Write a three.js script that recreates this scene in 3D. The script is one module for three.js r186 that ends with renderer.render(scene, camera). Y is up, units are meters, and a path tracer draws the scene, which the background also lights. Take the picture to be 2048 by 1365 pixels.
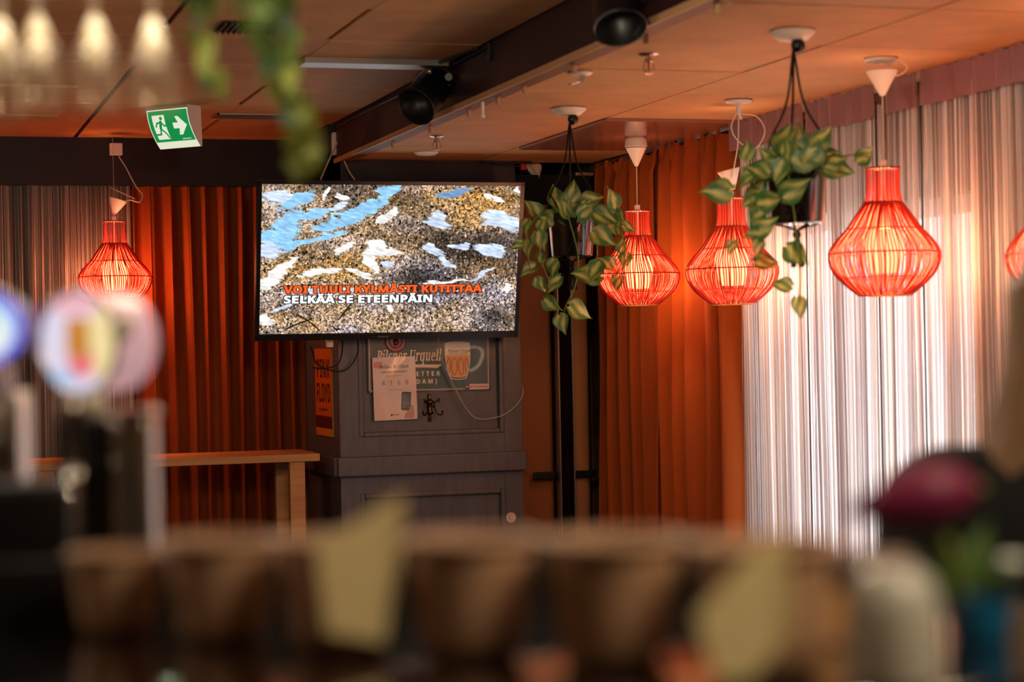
import * as THREE from 'three';
import { mergeGeometries, mergeVertices, toCreasedNormals } from 'three/addons/utils/BufferGeometryUtils.js';
import { RoundedBoxGeometry } from 'three/addons/geometries/RoundedBoxGeometry.js';
import { MarchingCubes } from 'three/addons/objects/MarchingCubes.js';
import { ImprovedNoise } from 'three/addons/math/ImprovedNoise.js';
import { RectAreaLightUniformsLib } from 'three/addons/lights/RectAreaLightUniformsLib.js';

// ---------------------------------------------------------------- camera, sky, exposure
const scene = new THREE.Scene();
const camera = new THREE.PerspectiveCamera(19.456, 2048 / 1365, 0.05, 60);   // a 70 mm lens
camera.position.set(0, 1.6, 0);
camera.rotation.order = 'YXZ';
camera.rotation.set(0.0009, -0.30035, -0.019275);
camera.focus = 8.6;
camera.filmGauge = 36; camera.userData.fStop = 2.8;
scene.background = new THREE.Color(0.75, 0.85, 1.0);
const renderer = new THREE.WebGLRenderer({ antialias: true });
renderer.toneMapping = THREE.LinearToneMapping;
renderer.toneMappingExposure = 1.0;
renderer.shadowMap.enabled = true;
RectAreaLightUniformsLib.init();

// ---------------------------------------------------------------- helpers
let seed = 7;
const rnd = () => { seed = (seed + 0x6d2b79f5) | 0; let t = Math.imul(seed ^ (seed >>> 15), 1 | seed); t = (t + Math.imul(t ^ (t >>> 7), 61 | t)) ^ t; return ((t ^ (t >>> 14)) >>> 0) / 4294967296; };
const rr = (a, b) => a + (b - a) * rnd();
const noise = new ImprovedNoise();
const fbm = (x, y, z = 0, o = 4) => { let s = 0, a = 0.5, f = 1; for (let i = 0; i < o; i++) { s += a * noise.noise(x * f, y * f, z + i * 7.3); a *= 0.5; f *= 2.03; } return s; };
const V = (x, y, z) => new THREE.Vector3(x, y, z);
const taken = {};
function numbered(n) { const k = taken[n] = (taken[n] ?? -1) + 1; return k ? `${n}_${String(k).padStart(3, '0')}` : n; }
function box(w, h, d, x = 0, y = 0, z = 0) { return new THREE.BoxGeometry(w, h, d).translate(x, y, z); }
function rbox(w, h, d, r, x = 0, y = 0, z = 0) { return new RoundedBoxGeometry(w, h, d, 2, r).translate(x, y, z); }
function span(x0, x1, y0, y1, z0, z1) { return box(x1 - x0, y1 - y0, Math.abs(z1 - z0), (x0 + x1) / 2, (y0 + y1) / 2, (z0 + z1) / 2); }
function tube(pts, r, seg = 24, rad = 6) { return new THREE.TubeGeometry(new THREE.CatmullRomCurve3(pts.map((p) => p.isVector3 ? p : V(...p))), seg, r, rad, false); }
function rod(a, b, r, rad = 6) { const A = V(...a), B = V(...b), L = A.distanceTo(B); const g = new THREE.CylinderGeometry(r, r, L, rad); g.applyQuaternion(new THREE.Quaternion().setFromUnitVectors(V(0, 1, 0), B.clone().sub(A).normalize())); const m = A.add(B).multiplyScalar(0.5); return g.translate(m.x, m.y, m.z); }
function lathe(prof, seg = 32) { return new THREE.LatheGeometry(prof.map((p) => new THREE.Vector2(p[0], p[1])), seg); }
function merge(gs) { return gs.length === 1 ? gs[0] : mergeGeometries(gs.map((g) => { const n = g.index ? g.toNonIndexed() : g; for (const k of Object.keys(n.attributes)) if (!['position', 'normal', 'uv', 'color'].includes(k)) n.deleteAttribute(k); return n; }), false); }
function std(color, roughness = 0.7, extra = {}) { return new THREE.MeshPhysicalMaterial({ color, roughness, ...extra }); }
function part(name, geo, m, parent) { const o = new THREE.Mesh(Array.isArray(geo) ? merge(geo) : geo, m); o.name = name; parent.add(o); return o; }
function tag(o, label, category, group) { o.userData.label = label; o.userData.category = category; if (group) o.userData.group = group; return o; }
function thing(name, label, category, [x, y, z] = [0, 0, 0], turn = 0, group) { const o = new THREE.Group(); o.name = numbered(name); o.position.set(x, y, z); o.rotation.y = turn; scene.add(o); return tag(o, label, category, group); }
function solo(name, geo, m, label, category, group) { const o = part(numbered(name), geo, m, scene); return tag(o, label, category, group); }
function struct(name, geo, m, label, parent = scene) { const o = geo ? part(name, geo, m, parent) : new THREE.Group(); if (!geo) { o.name = name; parent.add(o); } if (parent === scene) { o.userData.kind = 'structure'; o.userData.label = label; o.userData.category = name.split('_')[0]; } return o; }
function canvas(w, h, draw, srgb = true) { const c = document.createElement('canvas'); c.width = w; c.height = h; draw(c.getContext('2d'), w, h); const t = new THREE.CanvasTexture(c); if (srgb) t.colorSpace = THREE.SRGBColorSpace; t.magFilter = THREE.LinearFilter; t.wrapS = t.wrapT = THREE.RepeatWrapping; return t; }
function noiseTex(w, h, fn, srgb = true) { const d = new Uint8Array(w * h * 4); for (let y = 0; y < h; y++) for (let x = 0; x < w; x++) { const c = fn(x / w, y / h), i = (y * w + x) * 4; d[i] = c[0]; d[i + 1] = c[1]; d[i + 2] = c[2]; d[i + 3] = 255; } const t = new THREE.DataTexture(d, w, h); t.magFilter = THREE.LinearFilter; t.wrapS = t.wrapT = THREE.RepeatWrapping; if (srgb) t.colorSpace = THREE.SRGBColorSpace; t.needsUpdate = true; return t; }
function uvMetres(g, s = 1) { const n = g.index ? g.toNonIndexed() : g, p = n.attributes.position, uv = new Float32Array(p.count * 2); n.computeVertexNormals(); const m = n.attributes.normal; for (let i = 0; i < p.count; i++) { const ax = Math.abs(m.getX(i)), ay = Math.abs(m.getY(i)), az = Math.abs(m.getZ(i)); const [u, v] = ay > ax && ay > az ? [p.getX(i), p.getZ(i)] : ax > az ? [p.getZ(i), p.getY(i)] : [p.getX(i), p.getY(i)]; uv[i * 2] = u * s; uv[i * 2 + 1] = v * s; } n.setAttribute('uv', new THREE.BufferAttribute(uv, 2)); return n; }
// surface of a distance field on a grid: half = half extents of the grid
function isosurface(fn, res, c, half) {
  const mc = new MarchingCubes(res, new THREE.MeshBasicMaterial(), false, false, 120000); mc.isolation = 0;
  const s = mc.size, at = (i) => (i - s / 2) / (s / 2);
  for (let k = 0; k < s; k++) for (let j = 0; j < s; j++) for (let i = 0; i < s; i++) mc.field[k * s * s + j * s + i] = -fn(c[0] + at(i) * half[0], c[1] + at(j) * half[1], c[2] + at(k) * half[2]);
  mc.update();
  const n = mc.count ?? mc.geometry.drawRange.count, g = new THREE.BufferGeometry();
  g.setAttribute('position', new THREE.BufferAttribute(mc.positionArray.slice(0, n * 3), 3));
  g.scale(...half).translate(...c);
  const w = mergeVertices(g, 1e-5); w.computeVertexNormals(); return w;
}
const smin = (a, b, k) => { const h = Math.max(k - Math.abs(a - b), 0) / k; return Math.min(a, b) - h * h * k * 0.25; };
function capsule(a, b, ra, rb) { const ba = [b[0] - a[0], b[1] - a[1], b[2] - a[2]], L = ba[0] ** 2 + ba[1] ** 2 + ba[2] ** 2; return (x, y, z) => { const px = x - a[0], py = y - a[1], pz = z - a[2], t = Math.min(1, Math.max(0, (px * ba[0] + py * ba[1] + pz * ba[2]) / L)); return Math.hypot(px - ba[0] * t, py - ba[1] * t, pz - ba[2] * t) - (ra + (rb - ra) * t); }; }
function ellipsoid(c, r) { return (x, y, z) => { const a = (x - c[0]) / r[0], b = (y - c[1]) / r[1], d = (z - c[2]) / r[2], k0 = Math.hypot(a, b, d), k1 = Math.hypot(a / r[0], b / r[1], d / r[2]); return k1 < 1e-9 ? -Math.min(...r) : k0 * (k0 - 1) / k1; }; }
const union = (list, k) => (x, y, z) => { let d = 1e3; for (const f of list) d = smin(d, f(x, y, z), k); return d; };
const YAW = -0.30035;                                              // the way the bar things face

// ---------------------------------------------------------------- materials
const woodTex = noiseTex(512, 512, (u, v) => { const g = fbm(u * 3, v * 40, 2, 4), k = fbm(u * 2 + 5, v * 6, 8, 3), t = 0.5 + g * 0.55 + k * 0.5; return [170 + 45 * t, 118 + 45 * t, 70 + 36 * t]; });
const ceilTex = noiseTex(512, 512, (u, v) => { const t = fbm(u * 6, v * 6, 1, 4), f = fbm(u * 90, v * 90, 4, 2), k = 1 + 0.09 * t + 0.06 * f; return [206 * k, 156 * k, 100 * k].map((x) => Math.min(255, x)); });
const ceilTex2 = noiseTex(256, 256, (u, v) => { const t = fbm(u * 5 + 9, v * 7, 3, 4), f = fbm(u * 70, v * 70, 14, 2), k = 1 + 0.1 * t + 0.06 * f; return [198 * k, 148 * k, 96 * k].map((x) => Math.min(255, x)); });
const paintTex = noiseTex(256, 256, (u, v) => { const t = fbm(u * 40, v * 3, 5, 4), f = fbm(u * 8, v * 8, 15, 3), k = 1 + 0.16 * t + 0.12 * f; return [92 * k, 90 * k, 96 * k]; });
const wallTex = noiseTex(256, 256, (u, v) => { const k = 1 + 0.14 * fbm(u * 6, v * 6, 25, 4); return [150 * k, 112 * k, 78 * k]; });
const M = {
  ceilA: new THREE.MeshStandardMaterial({ map: ceilTex, roughness: 0.75 }), ceilB: new THREE.MeshStandardMaterial({ map: ceilTex2, roughness: 0.7 }),
  ceilGloss: std('#9a6a55', 0.22, { clearcoat: 0.5, clearcoatRoughness: 0.15 }), void: std('#1a100a', 0.9),
  navy: std('#1d1722', 0.65), fascia: std('#241c26', 0.6), beam: std('#2a1018', 0.55), lip: std('#b98f66', 0.5),
  paint: new THREE.MeshPhysicalMaterial({ map: paintTex, roughness: 0.42 }), wall: new THREE.MeshStandardMaterial({ map: wallTex, roughness: 0.8 }), floor: std('#3a2a20', 0.5), brown: std('#8a5024', 0.6), tan: std('#a07850', 0.6),
  black: std('#0a0a0c', 0.35), gloss: std('#08080a', 0.08, { clearcoat: 1, clearcoatRoughness: 0.04 }), blackCloth: std('#0b0a0c', 0.95), rubber: std('#121212', 0.6),
  white: std('#e8dccb', 0.45), cup: std('#ece2da', 0.4), cord: std('#e2d2c2', 0.5), chrome: std('#d8d4d0', 0.15, { metalness: 1 }), steel: std('#c8c2b6', 0.28, { metalness: 1 }), alu: std('#aaa6a2', 0.35, { metalness: 0.9 }),
  velvet: std('#9a4606', 0.95, { sheen: 0.25, sheenColor: new THREE.Color('#c86a18'), sheenRoughness: 0.5 }), wood: new THREE.MeshStandardMaterial({ map: woodTex, roughness: 0.6 }), darkwood: std('#3c2218', 0.5),
  bronze: std('#6a5440', 0.3, { metalness: 1 }),
};

// ---------------------------------------------------------------- light makers, for real and added lamps
function area(w, h, color, intensity, pos, look, name) { const l = new THREE.RectAreaLight(color, intensity, w, h); l.position.set(...pos); l.lookAt(...look); l.name = name; scene.add(l); return l; }
function point(color, intensity, pos, size, parent = scene) { const l = new THREE.PointLight(color, intensity, 0, 2); l.position.set(...pos); l.shadow.radius = size / 0.02; parent.add(l); return l; }

// ---------------------------------------------------------------- the room
const CL = 2.613, CR = 2.45, BX = 1.96, WX = 3.19, ZC = -8.91, ZL = -9.6;
struct('floor', span(-3.5, 3.6, -0.1, 0, 3, -10.1), M.floor, 'dark brown floor of the bar room');
{ // ceiling: boards laid in rows with open joints under a dark void
  const c = struct('ceiling', null, null, 'tan ceiling boards with dark joints, stepping down beside the dark bulkhead');
  part('void', [span(-3.5, BX, CL + 0.045, CL + 0.12, 3, -10), span(BX - 0.02, 3.6, CR + 0.035, CR + 0.11, 3, -10), span(BX - 0.02, BX + 0.02, CR + 0.035, CL + 0.12, 3, -10)], M.void, c);
  const xs = [BX - 0.035, 1.385, 0.83, 0.26, -0.31, -0.88, -1.45, -2.02, -2.59, -3.16, -3.5], zs = [-9.62, -9.47];
  for (let z = -8.87; z < 3; z += 0.6) zs.push(z); zs.push(3);
  const tile = (x0, x1, z0, z1, y, m, gx, gz) => { const g = uvMetres(span(x0 + gx, x1 - gx, y, y + 0.02, z0 + gz, z1 - gz)); g.translate(0, rr(-0.0012, 0.0012), 0); part('board', g, m, c); };
  for (let i = 0; i + 1 < xs.length; i++) for (let k = 0; k + 1 < zs.length; k++) tile(xs[i + 1], xs[i], zs[k], zs[k + 1], CL, rnd() < 0.5 ? M.ceilA : M.ceilB, 0.01, 0.003);
  for (const [a, b] of [[-8.8, -8.25], [-7.63, -6.48], [-5.85, -5.0]]) part('joint_strip', span(1.376, 1.394, CL + 0.001, CL + 0.012, a, b), M.ceilB, c);
  for (const [a, b] of [[-7.2, -6.32]]) part('joint_strip', span(0.821, 0.839, CL + 0.002, CL + 0.012, a, b), M.ceilB, c);
  const zr = [-8.95, -8.25, -7.13, -6.42, -5.845, -5.275, -4.63, -4.03, -3.43, -2.83, -2.23, -1.63, -1.03, -0.43, 0.17, 0.77, 1.37, 1.97, 3];
  for (let k = 0; k + 1 < zr.length; k++) { tile(BX + 0.02, 2.6, zr[k], zr[k + 1], CR, rnd() < 0.5 ? M.ceilA : M.ceilB, 0.004, 0.0025); tile(2.6, 3.3, zr[k], zr[k + 1], zr[k] === -8.25 ? CR - 0.012 : CR, zr[k] === -8.25 ? M.ceilGloss : M.ceilA, 0.004, 0.0025); }
}
// bulkhead between the two ceiling levels
struct('trim_1', span(BX - 0.03, BX + 0.02, CR - 0.004, CL + 0.03, 3, -8.93), M.beam, 'dark plum bulkhead face running along the ceiling step');
{ const t = struct('trim_2', null, null, 'tan metal edge strip with clips under the dark bulkhead'); part('strip', span(BX - 0.037, BX - 0.028, CR - 0.016, CR + 0.004, 3, -8.92), M.lip, t); part('cover_strip', span(BX - 0.028, BX + 0.045, CR - 0.01, CR - 0.002, 3, -8.92), std('#7a4e30', 0.6), t);
  for (const z of [-8.0, -7.4, -6.86, -6.5, -6.2, -5.7, -5.1, -4.6]) part('clip', rbox(0.012, 0.03, 0.02, 0.003, BX + 0.02, CR - 0.022, z), M.lip, t);
  part('clip', [rod([BX, CR - 0.012, -6.62], [BX, CR - 0.055, -6.62], 0.006), new THREE.SphereGeometry(0.009, 10, 8).translate(BX, CR - 0.06, -6.62)], M.white, t); }
struct('wall_back', span(-3.5, 3.6, 0, 2.75, -9.85, -10), M.wall, 'brown back wall behind the curtains');
struct('wall_left', span(-3.6, -3.5, 0, 2.75, 3, -10), M.wall, 'tan left wall of the bar');
struct('wall_front', span(-3.5, 3.6, 0, 2.75, 3, 3.1), M.wall, 'tan wall behind the bar');
struct('trim_3', span(-3.5, 1.99, 2.387, CL + 0.04, ZL, -9.85), M.navy, 'dark navy soffit above the curtains');
struct('trim_4', [span(1.9, 2.79, 2.336, CR + 0.03, ZC, -9.85), span(1.9, 1.955, 2.336, CL + 0.02, ZC, -9.85)], M.fascia, 'black fascia box above the grey column');
{ // right wall with two window openings
  const w = struct('wall_right', null, null, 'tan right wall with window openings behind the string curtains');
  const pieces = [[-10, -7.2, 0, 2.75], [-7.2, -5.62, 0, 0.5], [-7.2, -5.62, 2.06, 2.75], [-5.62, -4.7, 0, 2.75], [-4.7, -3.6, 0, 0.5], [-4.7, -3.6, 2.06, 2.75], [-3.6, 3, 0, 2.75]];
  part('masonry', pieces.map(([a, b, y0, y1]) => span(3.3, 3.5, y0, y1, a, b)), M.wall, w);
}
const paneMat = new THREE.MeshStandardMaterial({ color: '#dfe6ea', roughness: 0.6, emissive: new THREE.Color(1.0, 0.97, 0.95), emissiveIntensity: 0.7 });
[[-7.2, -5.62], [-4.7, -3.6]].forEach(([a, b], i) => {
  const w = struct(`window_${i + 1}`, null, null, i ? 'daylit frosted window behind the string curtain, beside the bar' : 'daylit frosted window behind the string curtain, beside the velvet curtain');
  part('frame', [span(3.36, 3.44, 0.5, 0.56, a, b), span(3.36, 3.44, 2.0, 2.06, a, b), span(3.36, 3.44, 0.5, 2.06, a, a + 0.06), span(3.36, 3.44, 0.5, 2.06, b - 0.06, b), span(3.36, 3.43, 0.5, 2.06, (a + b) / 2 - 0.03, (a + b) / 2 + 0.03)], M.white, w);
  const m = (a + b) / 2;
  for (const [p, q] of [[a + 0.06, m - 0.03], [m + 0.03, b - 0.06]]) part('pane', span(3.395, 3.405, 0.56, 2.0, p, q), paneMat, w);
  area(b - a - 0.12, 1.44, new THREE.Color(1.0, 0.97, 0.95), 3.2, [3.355, 1.28, m], [0, 1.28, m], 'window_daylight');
});

// ---------------------------------------------------------------- curtains
// a hanging cloth: base line from a to b (x, z), folds across it, gathered at the top
function cloth(ax, az, bx, bz, y0, y1, folds, depth, ruffle) {
  const L = Math.hypot(bx - ax, bz - az), nx = Math.ceil(folds * 12), ny = 26, ux = (bx - ax) / L, uz = (bz - az) / L, px = -uz, pz = ux, pos = [], uv = [], idx = [], o = rr(0, 50);
  for (let j = 0; j <= ny; j++) {
    const v = j / ny, y = y1 + (y0 - y1) * (v < 0.2 ? v * 0.5 : 0.1 + (v - 0.2) * 1.125);
    const head = Math.max(0, 1 - (y1 - y) / 0.12);
    for (let i = 0; i <= nx; i++) {
      const s = i / nx, w = s + 0.35 / folds * noise.noise(s * folds * 0.6 + o, (y1 - y) * 0.35, o), ph = w * folds * Math.PI * 2;
      const sharp = Math.sin(ph) + 0.35 * Math.sin(ph * 2 + 1.3 + 2 * noise.noise(s * 5, o, 0)) + ruffle * head * 0.5 * Math.sin(ph * 3.1 + 9 * noise.noise(s * 9, y * 8, o));
      const d = depth * (0.75 + 0.5 * noise.noise(s * folds * 0.35, 3.1, o) + 0.15 * (y1 - y)) * sharp * (1 - 0.45 * head) + 0.02 * noise.noise(s * 3, y, o + 9);
      const q = s * L + 0.25 * depth * Math.cos(ph);
      pos.push(ax + ux * q + px * d, y + head * ruffle * 0.012 * Math.sin(ph * 1.7), az + uz * q + pz * d); uv.push(s * L, y);
      if (i < nx && j < ny) { const k = j * (nx + 1) + i; idx.push(k, k + nx + 1, k + 1, k + 1, k + nx + 1, k + nx + 2); }
    }
  }
  const g = new THREE.BufferGeometry(); g.setAttribute('position', new THREE.Float32BufferAttribute(pos, 3)); g.setAttribute('uv', new THREE.Float32BufferAttribute(uv, 2)); g.setIndex(idx); g.computeVertexNormals(); return g;
}
const velvetMat = M.velvet; velvetMat.side = THREE.DoubleSide;
{
  const a = thing('velvet_curtain', 'orange velvet curtain in narrow folds behind the television', 'curtain');
  part('drape', cloth(1.09, -9.67, 2.02, -9.67, 0.02, 2.42, 11, 0.042, 0.3), velvetMat, a);
  const b = thing('velvet_curtain', 'orange velvet curtain in the corner beside the black doorway post', 'curtain');
  part('drape', cloth(WX, -8.87, WX, -8.08, 0.72, 2.43, 5.5, 0.05, 1), velvetMat, b);
  part('curtain_rail', rod([WX, 2.436, -8.9], [WX, 2.436, -8.02], 0.008), M.alu, b);
  const c = thing('velvet_curtain', 'orange velvet curtain next to the silver string curtain', 'curtain');
  part('drape', cloth(WX - 0.01, -8.03, WX - 0.01, -7.26, 0.3, 2.43, 5, 0.05, 1), velvetMat, c);
  part('curtain_rail', rod([WX, 2.436, -8.02], [WX, 2.436, -7.22], 0.008), M.alu, c);
}
// string curtains: a gathered header band and loose strands, far too many to count
const strandMat = new THREE.MeshPhysicalMaterial({ color: '#ffffff', vertexColors: true, roughness: 0.42, transmission: 0.38, metalness: 0.0, side: THREE.DoubleSide, specularIntensity: 1 });
const bandMat = std('#a9808c', 0.5, { side: THREE.DoubleSide, transmission: 0.25 });
const darkStrand = std('#151015', 0.8);
function strands(ax, az, bx, bz, y0, y1, n, tint) {
  const L = Math.hypot(bx - ax, bz - az), ux = (bx - ax) / L, uz = (bz - az) / L, px = -uz, pz = ux, pos = [], col = [], idx = [], S = 7, o = rr(0, 40); let k = 0;
  for (let i = 0; i < n; i++) {
    const s0 = (i + rr(-0.4, 0.4)) / n, clump = 0.012 * noise.noise(s0 * L * 14, o, 1), w = rr(0.0012, 0.0034), lay = (i % 3 - 1) * 0.011 + rr(-0.004, 0.004), tw = rr(-0.9, 0.9), end = y0 + rr(0, 0.05), sh = tint(rnd(), s0);
    for (let j = 0; j <= S; j++) {
      const v = j / S, y = y1 + (end - y1) * v, tilt = tw + 0.5 * noise.noise(i * 0.37, v * 4, o), q = s0 * L + clump * Math.min(1, v * 2) + 0.006 * v * noise.noise(i * 0.11, v * 1.5, o), d = lay + 0.012 * Math.sin(s0 * L * 38 + o) * (1 - 0.5 * v) + 0.008 * noise.noise(s0 * L * 9, v * 2, o + 3);
      const cx = ax + ux * q + px * d, cz = az + uz * q + pz * d, ex = (ux * Math.cos(tilt) + px * Math.sin(tilt)) * w, ez = (uz * Math.cos(tilt) + pz * Math.sin(tilt)) * w;
      pos.push(cx - ex, y, cz - ez, cx + ex, y, cz + ez); col.push(...sh, ...sh);
      if (j < S) { const b = k + j * 2; idx.push(b, b + 2, b + 1, b + 1, b + 2, b + 3); }
    }
    k += (S + 1) * 2;
  }
  const g = new THREE.BufferGeometry(); g.setAttribute('position', new THREE.Float32BufferAttribute(pos, 3)); g.setAttribute('color', new THREE.Float32BufferAttribute(col, 3)); g.setIndex(idx); g.computeVertexNormals(); return g;
}
const silver = (r) => r < 0.12 ? [0.42, 0.36, 0.38] : r < 0.3 ? [0.66, 0.6, 0.62] : r < 0.55 ? [0.8, 0.76, 0.76] : [0.92, 0.9, 0.9];
[[-7.23, -6.58, 'silver string curtain panel beside the orange velvet curtain'], [-6.565, -6.03, 'silver string curtain panel in front of the daylit window, left of the bare white gap'], [-5.97, -5.725, 'narrow silver string curtain panel between the bare white gap and the black strand'], [-5.71, -4.7, 'silver string curtain panel behind the person'], [-4.68, -3.4, 'silver string curtain panel nearest the bar counter']].forEach(([a, b, label]) => {
  const t = thing('string_curtain', label, 'string curtain');
  part('header_band', cloth(WX - 0.036, a, WX - 0.036, b, 2.335, 2.448, (b - a) * 9, 0.008, 0.6), bandMat, t);
  const s = part('strands', strands(WX, a, WX, b, 0.25, 2.38, Math.round((b - a) * 520), silver), strandMat, t); s.userData.kind = 'stuff';
  part('edge_strand', span(WX - 0.03, WX - 0.027, 0.6, 2.39, b + 0.002, b + 0.008), darkStrand, t);
});
{
  const t = thing('string_curtain', 'grey string curtain hanging under the dark soffit behind the small pendant lamp', 'string curtain');
  const s = part('strands', strands(-0.4, -9.66, 1.09, -9.66, 0.2, 2.4, 620, (r) => r < 0.3 ? [0.16, 0.15, 0.14] : r < 0.75 ? [0.3, 0.28, 0.26] : [0.5, 0.47, 0.44]), strandMat, t); s.userData.kind = 'stuff';
  part('curtain_rail', rod([-0.4, 2.395, -9.66], [1.09, 2.395, -9.66], 0.008), M.alu, t);
}

// ---------------------------------------------------------------- grey panelled column
{
  const t = thing('panelled_column', 'grey painted wooden column with recessed panels and a chair rail under the television', 'column', [0, 0, 0]);
  part('core', span(1.945, 2.785, 0, 2.34, ZC - 0.05, -9.84), M.paint, t);
  for (const [x0, x1] of [[1.93, 2.02], [2.715, 2.8]]) part('stile', uvMetres(span(x0, x1, 0, 2.336, ZC, ZC - 0.055)), M.paint, t);
  part('side_panel', uvMetres(span(1.93, 1.946, 0, 2.336, ZC - 0.055, -9.84)), M.paint, t);
  for (const [y0, y1] of [[0.0, 0.14], [0.92, 1.18], [2.22, 2.336]]) part('rail', uvMetres(span(2.02, 2.715, y0, y1, ZC - 0.002, ZC - 0.055)), M.paint, t);
  for (const [y0, y1] of [[0.14, 0.92], [1.18, 2.22]]) {
    part('panel', uvMetres(span(2.04, 2.695, y0 + 0.02, y1 - 0.02, ZC - 0.03, ZC - 0.05)), M.paint, t);
    const mo = (x0, x1, a, b) => part('moulding', uvMetres(rbox(x1 - x0, b - a, 0.032, 0.006, (x0 + x1) / 2, (a + b) / 2, ZC - 0.012)), M.paint, t);
    mo(2.018, 2.042, y0, y1); mo(2.692, 2.716, y0, y1); mo(2.042, 2.692, y0, y0 + 0.022); mo(2.042, 2.692, y1 - 0.022, y1);
  }
  part('chair_rail', uvMetres(rbox(0.9, 0.088, 0.06, 0.006, 2.36, 1.048, ZC + 0.012)), M.paint, t);
  part('chair_rail', uvMetres(rbox(0.06, 0.088, 0.7, 0.006, 1.925, 1.048, ZC - 0.33)), M.paint, t);
}
solo('round_sticker', new THREE.CylinderGeometry(0.024, 0.024, 0.001, 28).rotateX(Math.PI / 2).translate(2.738, 0.782, ZC + 0.001), new THREE.MeshStandardMaterial({ roughness: 0.5, map: canvas(128, 128, (c) => { c.fillStyle = '#e9d3cc'; c.fillRect(0, 0, 128, 128); c.fillStyle = '#a04040'; for (let i = 0; i < 30; i++) c.fillRect(20 + rnd() * 80, 24 + rnd() * 70, 3, 3); c.fillStyle = '#553333'; c.fillRect(36, 78, 56, 5); }) }), 'round white sticker on the lower grey panel of the column', 'sticker');

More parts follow.
